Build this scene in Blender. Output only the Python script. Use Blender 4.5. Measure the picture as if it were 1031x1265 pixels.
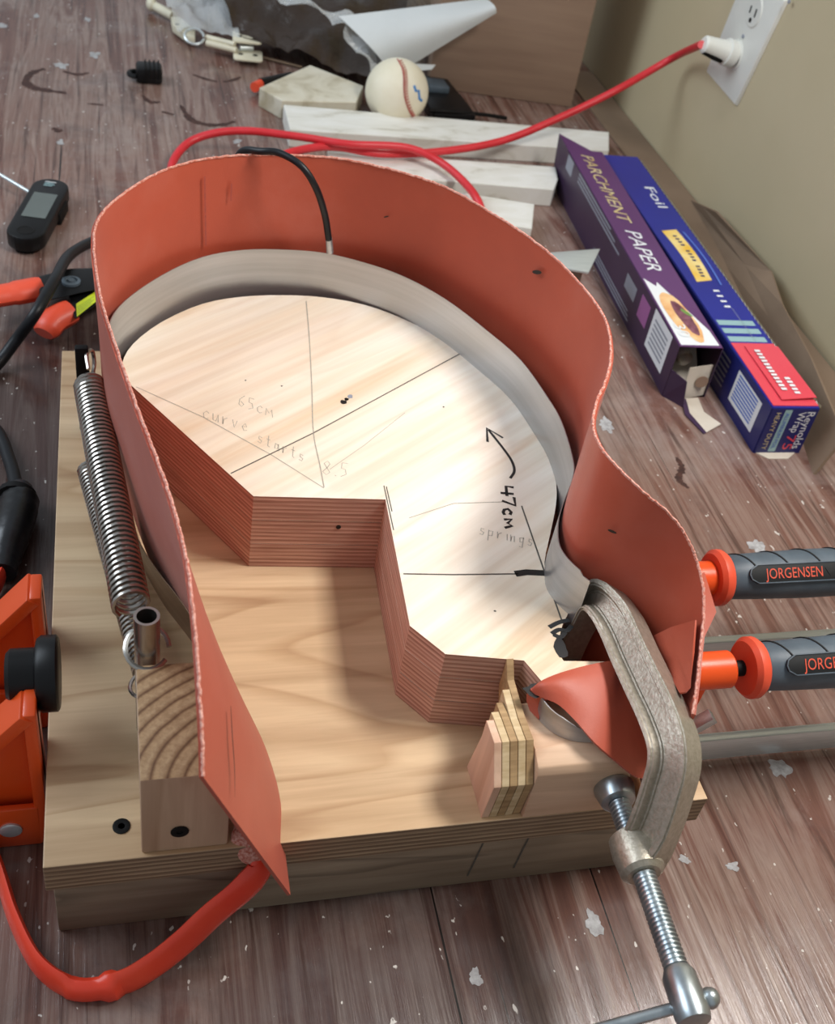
import bpy, bmesh, math, random
from mathutils import Vector as V, Matrix, Euler, noise as mnoise
random.seed(7)
for o in list(bpy.data.objects): bpy.data.objects.remove(o)
SC = bpy.context.scene
COL = SC.collection
S = 0.001                                   # all measures below are millimetres

# ------------------------------------------------------------------ camera
FPX = 1382.55
CAM_P = V((41.63, -283.96, 533.6)); CAM_R = Euler((0.8471, -0.147, -0.2089), 'XYZ')
cd = bpy.data.cameras.new('camera'); cam = bpy.data.objects.new('camera', cd); COL.objects.link(cam)
cam.location = CAM_P*S; cam.rotation_euler = CAM_R
cd.sensor_fit = 'VERTICAL'; cd.sensor_height = 24; cd.lens = FPX/1265*24
cd.clip_start = 0.01; cd.clip_end = 50
cd.dof.use_dof = True; cd.dof.focus_distance = 0.60; cd.dof.aperture_fstop = 11
SC.camera = cam
# ------------------------------------------------------------------ light
SC.view_settings.view_transform = 'Standard'; SC.view_settings.look = 'None'
SC.view_settings.gamma = 1; SC.view_settings.use_curve_mapping = False
SC.view_settings.exposure = 0.0
W = bpy.data.worlds.new('room'); SC.world = W; W.use_nodes = True
W.node_tree.nodes['Background'].inputs[0].default_value = (0.86, 0.93, 1.0, 1)
W.node_tree.nodes['Background'].inputs[1].default_value = 0.42
def area(name, loc, target, sx, sy, power, col):
    l = bpy.data.lights.new(name, 'AREA'); l.shape = 'RECTANGLE'; l.size = sx; l.size_y = sy
    l.energy = power; l.color = col
    o = bpy.data.objects.new(name, l); COL.objects.link(o); o.location = loc
    o.rotation_euler = (V(target)-V(loc)).to_track_quat('-Z', 'Y').to_euler()
    return o
area('window_light_right', (0.655, 0.10, 0.86), (0.12, 0.14, 0.08), 0.30, 0.26, 13.0, (1.0, 0.97, 0.94))
area('window_light_left', (-1.5, 0.9, 1.6), (0.1, 0.3, 0.0), 1.3, 1.1, 32.0, (0.80, 0.90, 1.0))
# ------------------------------------------------------------------ measuring helpers (points on known planes, mm)
RM = CAM_R.to_matrix()
def ray(x, y): return RM @ V(((x-515.5)/FPX, -(y-632.5)/FPX, -1))
def at(x, y, z): d = ray(x, y); return CAM_P + d*((z-CAM_P.z)/d.z)
def atx(x, y, X): d = ray(x, y); return CAM_P + d*((X-CAM_P.x)/d.x)
def aty(x, y, Y): d = ray(x, y); return CAM_P + d*((Y-CAM_P.y)/d.y)
# ------------------------------------------------------------------ materials
def lin(h):
    if not isinstance(h, str): return (*h, 1)
    r = []
    for i in (1, 3, 5):
        c = int(h[i:i+2], 16)/255; r.append(c/12.92 if c <= .04045 else ((c+.055)/1.055)**2.4)
    return (*r, 1)
class NT:
    def __init__(s, name):
        s.m = bpy.data.materials.new(name); s.m.use_nodes = True; s.t = s.m.node_tree
        s.b = s.t.nodes['Principled BSDF']
        s.co = s.n('ShaderNodeTexCoord').outputs['Object']
    def n(s, t, **k):
        d = s.t.nodes.new(t)
        for a, b in k.items(): setattr(d, a, b)
        return d
    def l(s, a, b): s.t.links.new(a, b)
    def map(s, scale=(1,1,1), rot=(0,0,0), loc=(0,0,0)):
        d = s.n('ShaderNodeMapping'); s.l(s.co, d.inputs[0])
        d.inputs['Scale'].default_value = scale; d.inputs['Rotation'].default_value = rot; d.inputs['Location'].default_value = loc
        return d.outputs[0]
    def noise(s, vec, scale, detail=4, rough=.55, dist=0):
        d = s.n('ShaderNodeTexNoise'); s.l(vec, d.inputs['Vector'])
        d.inputs['Scale'].default_value = scale; d.inputs['Detail'].default_value = detail
        d.inputs['Roughness'].default_value = rough; d.inputs['Distortion'].default_value = dist
        return d.outputs['Fac']
    def ramp(s, fac, stops):
        d = s.n('ShaderNodeValToRGB'); s.l(fac, d.inputs[0]); e = d.color_ramp.elements
        while len(e) < len(stops): e.new(.5)
        for i, (p, c) in enumerate(stops): e[i].position = p; e[i].color = lin(c)
        return d.outputs[0]
    def mix(s, fac, a, b, mode='MIX'):
        d = s.n('ShaderNodeMix', data_type='RGBA', blend_type=mode)
        if isinstance(fac, (int, float)): d.inputs[0].default_value = fac
        else: s.l(fac, d.inputs[0])
        for i, v in ((6, a), (7, b)):
            if isinstance(v, (str, tuple)): d.inputs[i].default_value = lin(v)
            else: s.l(v, d.inputs[i])
        return d.outputs[2]
    def bump(s, fac, strength, dist=.001):
        d = s.n('ShaderNodeBump'); d.inputs['Strength'].default_value = strength; d.inputs['Distance'].default_value = dist
        s.l(fac, d.inputs['Height']); s.l(d.outputs[0], s.b.inputs['Normal'])
    def fin(s, col, rough=.5, metal=0, **k):
        if isinstance(col, (str, tuple)): s.b.inputs['Base Color'].default_value = lin(col)
        else: s.l(col, s.b.inputs['Base Color'])
        if isinstance(rough, (int, float)): s.b.inputs['Roughness'].default_value = rough
        else: s.l(rough, s.b.inputs['Roughness'])
        s.b.inputs['Metallic'].default_value = metal
        for a, b in k.items(): s.b.inputs[a.replace('_', ' ')].default_value = b
        return s.m
def simple(name, c1, c2=None, scale=40, stretch=(1,1,1), rough=.5, metal=0, bump=0, lo=.35, hi=.65, **k):
    t = NT(name); f = t.noise(t.map(stretch), scale, 5)
    if bump: t.bump(f, bump)
    return t.fin(t.ramp(f, [(lo, c1), (hi, c2 or c1)]), rough, metal, **k)
def wood(name, light, mid, dark, along='x', ang=0, sc=1, rough=.55, lines=7, ldark=.55):
    t = NT(name)
    st = {'x': (4, 60, 60), 'y': (60, 4, 60), 'z': (60, 60, 4)}[along]
    f1 = t.noise(t.map(tuple(a*sc for a in st), (0, 0, ang)), 1, 6, .6, .6)
    st2 = {'x': (.13, 1, 1), 'y': (1, .13, 1), 'z': (1, 1, .13)}[along]
    f2 = t.noise(t.map(st2, (0, 0, ang)), 13*sc, 2, .4, .5)
    m = t.n('ShaderNodeMath', operation='MULTIPLY'); t.l(f2, m.inputs[0]); m.inputs[1].default_value = lines
    fr = t.n('ShaderNodeMath', operation='FRACT'); t.l(m.outputs[0], fr.inputs[0])
    c = t.ramp(f2, [(.36, light), (.56, mid), (.72, light)])
    g2 = t.ramp(fr.outputs[0], [(0, '#000000'), (.62, '#202020'), (.86, '#ffffff'), (.93, '#303030'), (1, '#000000')])
    mm = t.n('ShaderNodeMath', operation='MULTIPLY'); t.l(g2, mm.inputs[0]); mm.inputs[1].default_value = ldark
    c = t.mix(mm.outputs[0], c, dark)
    g = t.ramp(f1, [(.35, '#ffffff'), (.72, '#b9a493')])
    t.bump(f1, .12)
    return t.fin(t.mix(.6, c, g, 'MULTIPLY'), rough)
M = {}
def table_mat():
    t = NT('old_plywood_bench')
    warp = t.noise(t.map((1, .35, 1), loc=(2, 9, 0)), 6, 3)
    fine = t.noise(t.map((170, 5, 1)), 1, 6, .65, .6)
    wide = t.noise(t.map((34, 2.0, 1), loc=(3, 1, 0)), 1, 6, .62, 1.6)
    blot = t.noise(t.map((1, 1, 1), loc=(5, 2, 0)), 5.5, 6, .62, .6)
    blot2 = t.noise(t.map((1, .7, 1), loc=(9, 7, 0)), 15, 8, .68, .5)
    c = t.ramp(wide, [(.33, '#573b33'), (.44, '#6c4c42'), (.52, '#8d776d'), (.60, '#775c52'), (.72, '#a08d83')])
    c = t.mix(t.ramp(blot, [(.42, '#000000'), (.60, '#a0a0a0')]), c, '#7b564b')
    c = t.mix(t.ramp(t.noise(t.map((1, 1, 1), loc=(1, 4, 0)), 9, 7, .7, .2), [(.5, '#000000'), (.66, '#a0a0a0')]), c, '#9c928e')
    # soft edged darker patches at fixed spots, broken up by noise
    for (x, y, rad) in ((-.10, .36, .24), (.14, -.10, .17), (.05, .56, .13)):
        ds = t.n('ShaderNodeVectorMath', operation='DISTANCE'); t.l(t.co, ds.inputs[0]); ds.inputs[1].default_value = (x+.207, y-.75, 0)
        a = t.n('ShaderNodeMath', operation='MULTIPLY_ADD'); t.l(blot2, a.inputs[0]); a.inputs[1].default_value = -.55*rad*2; t.l(ds.outputs['Value'], a.inputs[2])
        a2 = t.n('ShaderNodeMath', operation='DIVIDE'); t.l(a.outputs[0], a2.inputs[0]); a2.inputs[1].default_value = rad
        c = t.mix(t.ramp(a2.outputs[0], [(-0.0, '#c8c8c8'), (.42, '#505050'), (.62, '#000000')]), c, '#252226')
    c = t.mix(t.ramp(blot2, [(.55, '#000000'), (.68, '#a8a8a8')]), c, '#45393a')
    c = t.mix(t.ramp(fine, [(.53, '#000000'), (.66, '#d8d8d8')]), c, '#3a231d')
    crack = t.noise(t.map((210, 1.5, 1), loc=(7, 3, 0)), 1, 4, .6, .3)
    c = t.mix(t.ramp(crack, [(.665, '#000000'), (.69, '#ffffff')]), c, '#120c0a')
    sp = t.noise(t.map((1, .6, 1)), 240, 2, .5)
    c = t.mix(t.ramp(sp, [(.715, '#000000'), (.74, '#ffffff')]), c, '#c9c2bb')
    t.bump(fine, .45)
    M['table'] = t.fin(c, t.ramp(blot2, [(.3, '#686868'), (.7, '#909090')]))
table_mat()
def form_top():
    t = NT('birch_face_ply')
    rot = t.map((1, 1, 1), (0, 0, -0.621))                 # the grain runs obliquely over the form
    def g(sx, sy, loc=(0, 0, 0)):
        d = t.n('ShaderNodeMapping'); t.l(rot, d.inputs[0]); d.inputs['Scale'].default_value = (sx, sy, 1); d.inputs['Location'].default_value = loc
        return d.outputs[0]
    f2 = t.noise(g(.12, 1), 22, 4, .55, 1.0)
    f1 = t.noise(g(5, 130), 1, 5)
    big = t.noise(g(.25, 1, (2, 1, 0)), 7, 3)
    f3 = t.noise(g(.14, 1, (4, 4, 0)), 11, 2, .4, .4)
    c = t.ramp(f2, [(.40, '#f4ecdf'), (.53, '#efe3d0'), (.63, '#e4cbae'), (.69, '#ecdcc4')])
    c = t.mix(t.ramp(big, [(.4, '#000000'), (.6, '#707070')]), c, '#ecd0a8')
    c = t.mix(t.ramp(f3, [(.455, '#000000'), (.475, '#707070'), (.485, '#505050'), (.60, '#000000'), (.605, '#686868'), (.64, '#000000')]), c, '#d8a987')
    c = t.mix(.35, c, t.ramp(f1, [(.35, '#ffffff'), (.7, '#c9b092')]), 'MULTIPLY')
    t.bump(f1, .06); M['form_top'] = t.fin(c, .42)
form_top()
def ply_edge(name, period, cs, axis=2, rough=.7):
    t = NT(name); sx = t.n('ShaderNodeSeparateXYZ'); t.l(t.map((1, 1, 1)), sx.inputs[0])
    nz = t.noise(t.map((25, 25, 260)), 1, 4)
    m = t.n('ShaderNodeMath', operation='MULTIPLY_ADD'); t.l(sx.outputs[axis], m.inputs[0]); m.inputs[1].default_value = 1/(period*S)
    k = t.n('ShaderNodeMath', operation='MULTIPLY'); t.l(nz, k.inputs[0]); k.inputs[1].default_value = .5; t.l(k.outputs[0], m.inputs[2])
    fr = t.n('ShaderNodeMath', operation='FRACT'); t.l(m.outputs[0], fr.inputs[0])
    c = t.ramp(fr.outputs[0], [(0, cs[0]), (.42, cs[1]), (.55, cs[2]), (.9, cs[2]), (.97, cs[0])])
    c = t.mix(.55, c, t.ramp(t.noise(t.map((30, 30, 900)), 1, 4), [(.35, '#ffffff'), (.7, '#9a7f6c')]), 'MULTIPLY')
    return t.fin(c, rough)
M['ply_edge'] = ply_edge('ply_edge_grain', 3.0, ('#dcb8a4', '#d3aa97', '#b88a78'))
M['ply_base_edge'] = ply_edge('ply_base_edge_grain', 3.4, ('#ab9376', '#9a8268', '#7f6852'))
M['base_top'] = wood('pine_ply_face', '#e1c6a0', '#d8ba92', '#b0885f', 'x', 0, 1.0, .5, 9, .5)
M['lumber'] = wood('weathered_lumber', '#9c8a75', '#84725f', '#54463a', 'x', 0, 1.6, .75, 6, .55)
M['lumber_pale'] = wood('pale_pine_block', '#e2c4a6', '#d9b596', '#bd9070', 'x', 0, 1.2, .55)
M['lumber_pale2'] = wood('pine_block_side', '#cfb196', '#c6a78b', '#a98769', 'z', 0, 1.1, .6)
M['ply_pale'] = simple('pale_ply_layer', '#d3bd97', '#b89d74', 60, (1, 5, 5), .65)
M['ply_tan'] = simple('tan_ply_layer', '#b4956b', '#937550', 60, (1, 5, 5), .65)
M['ply_face'] = wood('pale_ply_face', '#e4c4ac', '#dcb79c', '#c79b80', 'z', 0, 1, .6)
def rings():
    t = NT('end_grain_rings'); mp = t.map((1, 1, 0), loc=(.066, .210, 0))
    ln = t.n('ShaderNodeVectorMath', operation='LENGTH'); t.l(mp, ln.inputs[0])
    nz = t.noise(t.map((1, 1, .1)), 25, 2)
    m = t.n('ShaderNodeMath', operation='MULTIPLY_ADD'); t.l(ln.outputs['Value'], m.inputs[0]); m.inputs[1].default_value = 1/.0068
    k = t.n('ShaderNodeMath', operation='MULTIPLY'); t.l(nz, k.inputs[0]); k.inputs[1].default_value = .8; t.l(k.outputs[0], m.inputs[2])
    fr = t.n('ShaderNodeMath', operation='FRACT'); t.l(m.outputs[0], fr.inputs[0])
    c = t.ramp(fr.outputs[0], [(0, '#6d4a2e'), (.14, '#a9855f'), (.35, '#c3a27a'), (.8, '#bd9a70'), (.97, '#7d5737')])
    fl = t.noise(t.map((1, 1, .15)), 420, 3)
    M['rings'] = t.fin(t.mix(.4, c, t.ramp(fl, [(.35, '#ffffff'), (.65, '#a98f72')]), 'MULTIPLY'), .7)
rings()
def blanket_mat():
    t = NT('red_silicone_rubber'); f = t.noise(t.map(), 14, 5); g = t.noise(t.map(), 900, 2)
    c = t.ramp(f, [(.3, '#a54630'), (.5, '#ad4b33'), (.7, '#b35946')])
    t.bump(g, .06); M['blanket'] = t.fin(c, .5, 0, Sheen_Weight=.15, Sheen_Roughness=.4)
blanket_mat()
M['blanket_edge'] = simple('frayed_rubber_edge', '#b05a46', '#d9a798', 700, rough=.7)
M['crease'] = simple('worn_crease', '#a4483a', '#8f4238', 300, rough=.6)
M['red_lead'] = simple('red_heat_shrink', '#e63d26', '#ec4d30', 30, rough=.38)
M['steel'] = simple('brushed_stainless', '#bfc2c4', '#aeb1b3', 5, (1, 1, 30), .36, .85)
M['slat_out'] = simple('slat_back', '#a28a72', '#8e7660', 5, (1, 1, 30), .38, .75)  # brown stands in for the warm reflection of blanket and wood
M['spring'] = simple('spring_steel', '#a8a39c', '#bdb7b0', 60, rough=.27, metal=.95)
M['cast'] = simple('cast_clamp_metal', '#a29a8a', '#b4ac9e', 420, rough=.4, metal=.65, bump=.3)
M['zinc'] = simple('zinc_screw', '#9aa3a8', '#b7bfc2', 100, rough=.32, metal=.9)
M['bar'] = simple('clamp_bar_steel', '#c9d2d5', '#d6dee0', 40, (1, 30, 30), .3, .6)
M['orange'] = simple('orange_enamel', '#e8561f', '#e04e1b', 12, rough=.3)
M['orange_rub'] = simple('orange_vinyl', '#dd4a2c', '#e0553a', 25, rough=.42)
M['black'] = simple('black_plastic', '#0a0a0b', '#111113', 40, rough=.4, Specular_IOR_Level=.3)
M['blackm'] = simple('black_matte', '#070606', '#100e0e', 90, rough=.65, Specular_IOR_Level=.25)
M['tape'] = simple('black_tape', '#0e0e10', '#202226', 55, rough=.32, bump=.5)
M['grip'] = simple('grey_rubber_grip', '#46525c', '#525e68', 60, rough=.5)
M['groove'] = simple('grip_groove_dark', '#0d0f11', rough=.7)
M['cordblk'] = simple('black_cord', '#0d0f13', '#15181d', 50, rough=.42, Specular_IOR_Level=.35)
M['cordred'] = simple('red_cord', '#c8242c', '#d2303a', 40, rough=.42)
M['wall'] = simple('tan_wall_paint', '#c0b292', '#bbad8c', 6, rough=.75, bump=.03)
M['white_pl'] = simple('white_plastic', '#dcdcd4', '#d4d4cc', 20, rough=.35)
M['white_hw'] = simple('cream_enamel', '#dcd6bf', '#cfc9b2', 30, rough=.4)
def marble():
    t = NT('white_marble'); f = t.noise(t.map((1, 3, 1)), 18, 6, .6, .8)
    M['marble'] = t.fin(t.ramp(f, [(.3, '#b9b4a4'), (.45, '#dbd9d0'), (.7, '#e6e5e0')]), .45)
    t = NT('ivory_stone'); f = t.noise(t.map((1, 1, 1)), 22, 6, .6, .8)
    M['ivory'] = t.fin(t.ramp(f, [(.3, '#a89c80'), (.5, '#cfc8b4'), (.7, '#dad5c5')]), .5)
marble()
M['leather'] = simple('ball_leather', '#e6e0cc', '#ded6bd', 30, rough=.5)
M['stitch'] = simple('red_thread', '#a8403a', rough=.7)
M['blueink'] = simple('blue_ink', '#3b7fc0', rough=.6)
M['cardboard'] = simple('brown_cardboard', '#8d7462', '#99806c', 6, (1, 1, 12), .8)
M['kraft'] = simple('kraft_board', '#806c59', '#725f4d', 8, rough=.8)
M['paper'] = simple('white_paper', '#cfd3d3', '#c4c8c8', 7, rough=.8)
def film(name, col, tr, rough, alpha):
    t = NT(name); f = t.noise(t.map(), 60, 4); t.bump(f, .5, .004)
    t.b.inputs['Alpha'].default_value = alpha
    return t.fin(col, rough, 0, Transmission_Weight=tr)
M['brown_film'] = film('brown_plastic_film', '#35281f', 0, .3, .97)
M['clear_film'] = film('clear_plastic_film', '#e8ecec', 0, .1, .30)
M['purple'] = simple('purple_carton', '#563160', '#5e3868', 10, rough=.42)
M['plum'] = simple('dark_plum_carton', '#35223c', '#3c2844', 10, rough=.45)
M['board_in'] = simple('carton_inside', '#cfc6b8', '#beb3a3', 20, rough=.75)
M['blue'] = simple('blue_carton', '#1d2580', '#202a8a', 10, rough=.34)
M['navy'] = simple('navy_carton', '#1a1f5c', '#1e2466', 10, rough=.36)
M['redp'] = simple('red_print', '#d2404e', '#d64a58', 10, rough=.36)
M['yellowp'] = simple('yellow_print', '#e6b940', '#ecdca0', 26, rough=.4)
M['whitep'] = simple('white_print', '#dfe2e4', rough=.45)
M['greyp'] = simple('grey_print', '#8d919c', rough=.5)
M['goldp'] = simple('gold_print', '#b79a5a', '#d8cfa0', 60, rough=.4)
M['tealp'] = simple('pale_teal_print', '#8fb0b4', rough=.4)
M['bluep'] = simple('light_blue_print', '#4f6ec0', rough=.4)
M['pinkp'] = simple('mauve_print', '#9a5c92', rough=.5)
M['crust'] = simple('crust_print', '#d9a066', '#eec895', 60, rough=.5)
M['topping'] = simple('topping_print', '#5a2f3c', '#8e5a6a', 120, rough=.5)
M['greenp'] = simple('green_print', '#6d9048', rough=.5)
M['pencil'] = simple('pencil_graphite', '#a0978a', '#b0a799', 500, rough=.6)
M['pencil_dk'] = simple('pencil_graphite_dark', '#4a443e', '#5c564e', 500, rough=.6)
M['marker'] = simple('black_marker', '#131110', rough=.5)
M['ink_orange'] = simple('orange_print', '#d2533c', rough=.5)
M['lime'] = simple('lime_label', '#c9d62c', '#bccb2a', 60, rough=.5)
M['lcd'] = simple('lcd_screen', '#59605e', '#636b68', 8, rough=.25)
M['paintspot'] = simple('old_paint', '#b4b4b6', '#8f8d8d', 260, rough=.7)
M['stain'] = simple('dark_stain', '#2f1a15', '#4a2c24', 200, rough=.6)
M['greystain'] = simple('blue_grey_stain', '#4a4a50', '#5d5a60', 200, rough=.6)

# ------------------------------------------------------------------ mesh helpers
class B:
    """collects geometry in millimetres (world coordinates)"""
    def __init__(s): s.bm = bmesh.new()
    def v(s, p): return s.bm.verts.new(V(p))
    def face(s, vs):
        try: return s.bm.faces.new(vs)
        except ValueError: return None
    def merge(s, o): 
        me = bpy.data.meshes.new('t'); o.bm.to_mesh(me); s.bm.from_mesh(me); bpy.data.meshes.remove(me); return s
    def prism(s, lo, hi, bev=0):
        """lo, hi: matching loops of 3D points"""
        t = bmesh.new(); a = [t.verts.new(V(p)) for p in lo]; b = [t.verts.new(V(p)) for p in hi]; n = len(a)
        t.faces.new(a[::-1]); t.faces.new(b)
        for i in range(n): t.faces.new((a[i], a[(i+1) % n], b[(i+1) % n], b[i]))
        bmesh.ops.recalc_face_normals(t, faces=t.faces[:])
        if bev: bmesh.ops.bevel(t, geom=t.edges[:], offset=bev, segments=2, affect='EDGES', profile=.5, clamp_overlap=True)
        me = bpy.data.meshes.new('t'); t.to_mesh(me); s.bm.from_mesh(me); bpy.data.meshes.remove(me); t.free(); return s
    def box(s, x0, x1, y0, y1, z0, z1, bev=0):
        q = [(x0, y0), (x1, y0), (x1, y1), (x0, y1)]
        return s.prism([(x, y, z0) for x, y in q], [(x, y, z1) for x, y in q], bev)
    def slab(s, pts, z0, z1, bev=0):
        return s.prism([(p[0], p[1], z0) for p in pts], [(p[0], p[1], z1) for p in pts], bev)
    def tube(s, pts, r, n=10, cap=True, up=None, flat=None, closed=False):
        pts = [V(p) for p in pts]; N = len(pts)
        rs = r if isinstance(r, (list, tuple)) else [r]*N
        u = None; rings = []
        for i, p in enumerate(pts):
            if closed: d = pts[(i+1) % N]-pts[i-1]
            else: d = pts[min(i+1, N-1)]-pts[max(i-1, 0)]
            d.normalize()
            if u is None:
                u = V(up) if up else (V((0, 0, 1)) if abs(d.z) < .9 else V((1, 0, 0)))
            u = u-d*u.dot(d); u.normalize(); w = d.cross(u)
            ring = []
            for k in range(n):
                a = 2*math.pi*k/n
                ca, sa = math.cos(a), math.sin(a)
                if flat: ring.append(s.v(p+u*(rs[i]*flat[i]*ca if isinstance(flat, list) else rs[i]*flat*ca)+w*(rs[i]*sa)))
                else: ring.append(s.v(p+u*(rs[i]*ca)+w*(rs[i]*sa)))
            rings.append(ring)
        M_ = N if closed else N-1
        for i in range(M_):
            a, b = rings[i], rings[(i+1) % N]
            for k in range(n): s.face((a[k], a[(k+1) % n], b[(k+1) % n], b[k]))
        if cap and not closed: s.face(rings[0][::-1]); s.face(rings[-1])
        return s
    def lathe(s, prof, o, axis, n=24, cap=True):
        """prof: (radius, distance along axis)"""
        o = V(o); axis = V(axis).normalized()
        u = axis.orthogonal().normalized(); w = axis.cross(u); rings = []
        for r, h in prof:
            rings.append([s.v(o+axis*h+u*(r*math.cos(2*math.pi*k/n))+w*(r*math.sin(2*math.pi*k/n))) for k in range(n)])
        for a, b in zip(rings, rings[1:]):
            for k in range(n): s.face((a[k], a[(k+1) % n], b[(k+1) % n], b[k]))
        if cap: s.face(rings[0][::-1]); s.face(rings[-1])
        return s
    def grid(s, rows, th=0, closed=False):
        """rows of 3D points -> sheet; th: thickness along the surface normal"""
        rows = [[V(p) for p in r] for r in rows]; R, C = len(rows), len(rows[0])
        def nor(i, j):
            a = rows[min(i+1, R-1)][j]-rows[max(i-1, 0)][j]; b = rows[i][min(j+1, C-1)]-rows[i][max(j-1, 0)]
            n = a.cross(b); return n.normalized() if n.length > 1e-9 else V((0, 0, 1))
        A = [[s.v(rows[i][j]) for j in range(C)] for i in range(R)]
        for i in range(R-1):
            for j in range(C-1): s.face((A[i][j], A[i][j+1], A[i+1][j+1], A[i+1][j]))
        if th:
            D = [[s.v(rows[i][j]+nor(i, j)*th) for j in range(C)] for i in range(R)]
            for i in range(R-1):
                for j in range(C-1): s.face((D[i][j], D[i+1][j], D[i+1][j+1], D[i][j+1]))
            per = [(i, 0) for i in range(R)]+[(R-1, j) for j in range(1, C)]+[(i, C-1) for i in range(R-2, -1, -1)]+[(0, j) for j in range(C-2, 0, -1)]
            for (a, b), (c, d) in zip(per, per[1:]+per[:1]): s.face((A[a][b], A[c][d], D[c][d], D[a][b]))
        return s
    def sphere(s, c, r, n=16, m=10, sc=(1, 1, 1)):
        c = V(c); top = s.v(c+V((0, 0, r*sc[2]))); bot = s.v(c-V((0, 0, r*sc[2]))); rings = []
        for i in range(1, m):
            t = math.pi*i/m
            rings.append([s.v(c+V((r*sc[0]*math.sin(t)*math.cos(2*math.pi*k/n), r*sc[1]*math.sin(t)*math.sin(2*math.pi*k/n), r*sc[2]*math.cos(t)))) for k in range(n)])
        for k in range(n):
            s.face((top, rings[0][k], rings[0][(k+1) % n])); s.face((bot, rings[-1][(k+1) % n], rings[-1][k]))
        for a, b in zip(rings, rings[1:]):
            for k in range(n): s.face((a[k], b[k], b[(k+1) % n], a[(k+1) % n]))
        return s
    def ribbon(s, pts, w, th=.25, z=None):
        """flat pen stroke on a horizontal (or given normal) plane"""
        pts = [V(p) for p in pts]; nrm = z or V((0, 0, 1)); rows = []
        for i, p in enumerate(pts):
            d = pts[min(i+1, len(pts)-1)]-pts[max(i-1, 0)]; d.normalize(); q = nrm.cross(d)
            ww = w[i] if isinstance(w, (list, tuple)) else w
            rows.append([p-q*ww/2, p+q*ww/2])
        a = [[s.v(p+nrm*th) for p in r] for r in rows]
        for i in range(len(a)-1): s.face((a[i][0], a[i+1][0], a[i+1][1], a[i][1]))
        return s
def base_of(o):
    while o.parent: o = o.parent
    return V(o.location)/S
def tagit(o, label=None, cat=None, group=None, kind=None):
    if label: o['label'] = label
    if cat: o['category'] = cat
    if group: o['group'] = group
    if kind: o['kind'] = kind
    return o
def thing(name, loc, label, cat, group=None):
    o = bpy.data.objects.new(name, None); COL.objects.link(o); o.location = V(loc)*S; o.empty_display_size = .02
    return tagit(o, label, cat, group)
def obj(name, b, m, parent=None, label=None, cat=None, group=None, kind=None, smooth=True, ang=38):
    bm = b.bm
    if parent: org = base_of(parent)
    else:
        xs = [v.co for v in bm.verts]
        org = V(((min(p.x for p in xs)+max(p.x for p in xs))/2, (min(p.y for p in xs)+max(p.y for p in xs))/2, min(p.z for p in xs)))
    bmesh.ops.recalc_face_normals(bm, faces=bm.faces[:])
    for v in bm.verts: v.co = (v.co-org)*S
    if smooth:
        for f in bm.faces: f.smooth = True
        for e in bm.edges:
            if len(e.link_faces) == 2 and e.calc_face_angle(0) > math.radians(ang): e.smooth = False
    me = bpy.data.meshes.new(name); bm.to_mesh(me); bm.free()
    for mm in (m if isinstance(m, list) else [m]): me.materials.append(mm)
    o = bpy.data.objects.new(name, me); COL.objects.link(o)
    if parent: o.parent = parent
    else: o.location = org*S
    return tagit(o, label, cat, group, kind)
def spline(pts, n=8, closed=False):
    """Catmull-Rom through points"""
    pts = [V(p) for p in pts]; out = []; N = len(pts)
    for i in range(N if closed else N-1):
        if closed: a, b, c, d = pts[i-1], pts[i], pts[(i+1) % N], pts[(i+2) % N]
        else:
            b, c = pts[i], pts[i+1]; a = pts[i-1] if i else b*2-c; d = pts[i+2] if i+2 < N else c*2-b
        for k in range(n):
            t = k/n; out.append(.5*((2*b)+(c-a)*t+(2*a-5*b+4*c-d)*t*t+(3*b-a-3*c+d)*t**3))
    if not closed: out.append(pts[-1])
    return out
def text(name, s, o, xd, yd, size, m, parent, width=None, ext=.2, label=None, shear=0):
    """lettering: o = lower left corner, xd/yd = directions (mm), size = letter height, width = fitted length"""
    cu = bpy.data.curves.new('txt', 'FONT'); cu.body = s; cu.size = 1; cu.extrude = 0; cu.shear = shear; cu.resolution_u = 3
    t = bpy.data.objects.new('txt', cu); me = bpy.data.meshes.new_from_object(t)
    bpy.data.objects.remove(t); bpy.data.curves.remove(cu)
    xs = [v.co.x for v in me.vertices]; ys = [v.co.y for v in me.vertices]
    x0, x1 = min(xs), max(xs); hcap = .69
    kx = (width/(x1-x0)) if width else size/hcap
    xd = V(xd).normalized(); yd = V(yd).normalized(); nz = xd.cross(yd); org = base_of(parent)
    for v in me.vertices:
        p = V(o)+xd*((v.co.x-x0)*kx)+yd*(v.co.y*size/hcap)+nz*ext
        v.co = (p-org)*S
    me.name = name; me.materials.append(m)
    ob = bpy.data.objects.new(name, me); COL.objects.link(ob); ob.parent = parent
    return tagit(ob, label)
def patch(name, pts, m, parent, off=.3, label=None):
    b = B(); vs = [b.v(p) for p in pts]; b.face(vs)
    n = (V(pts[1])-V(pts[0])).cross(V(pts[2])-V(pts[0])).normalized()
    if n.z < -.01 or (abs(n.z) < .01 and n.dot(CAM_P-V(pts[0])) < 0): n = -n
    for v in vs: v.co += n*off
    return obj(name, b, m, parent, label, smooth=False)
def helix(a, b, R, turns, wire, n=14, sides=6):
    a, b = V(a), V(b); d = (b-a); L = d.length; d.normalize(); u = d.orthogonal().normalized(); w = d.cross(u)
    N = int(turns*n); return [a+d*(L*i/N)+u*(R*math.cos(2*math.pi*i/n))+w*(R*math.sin(2*math.pi*i/n)) for i in range(N+1)]
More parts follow.
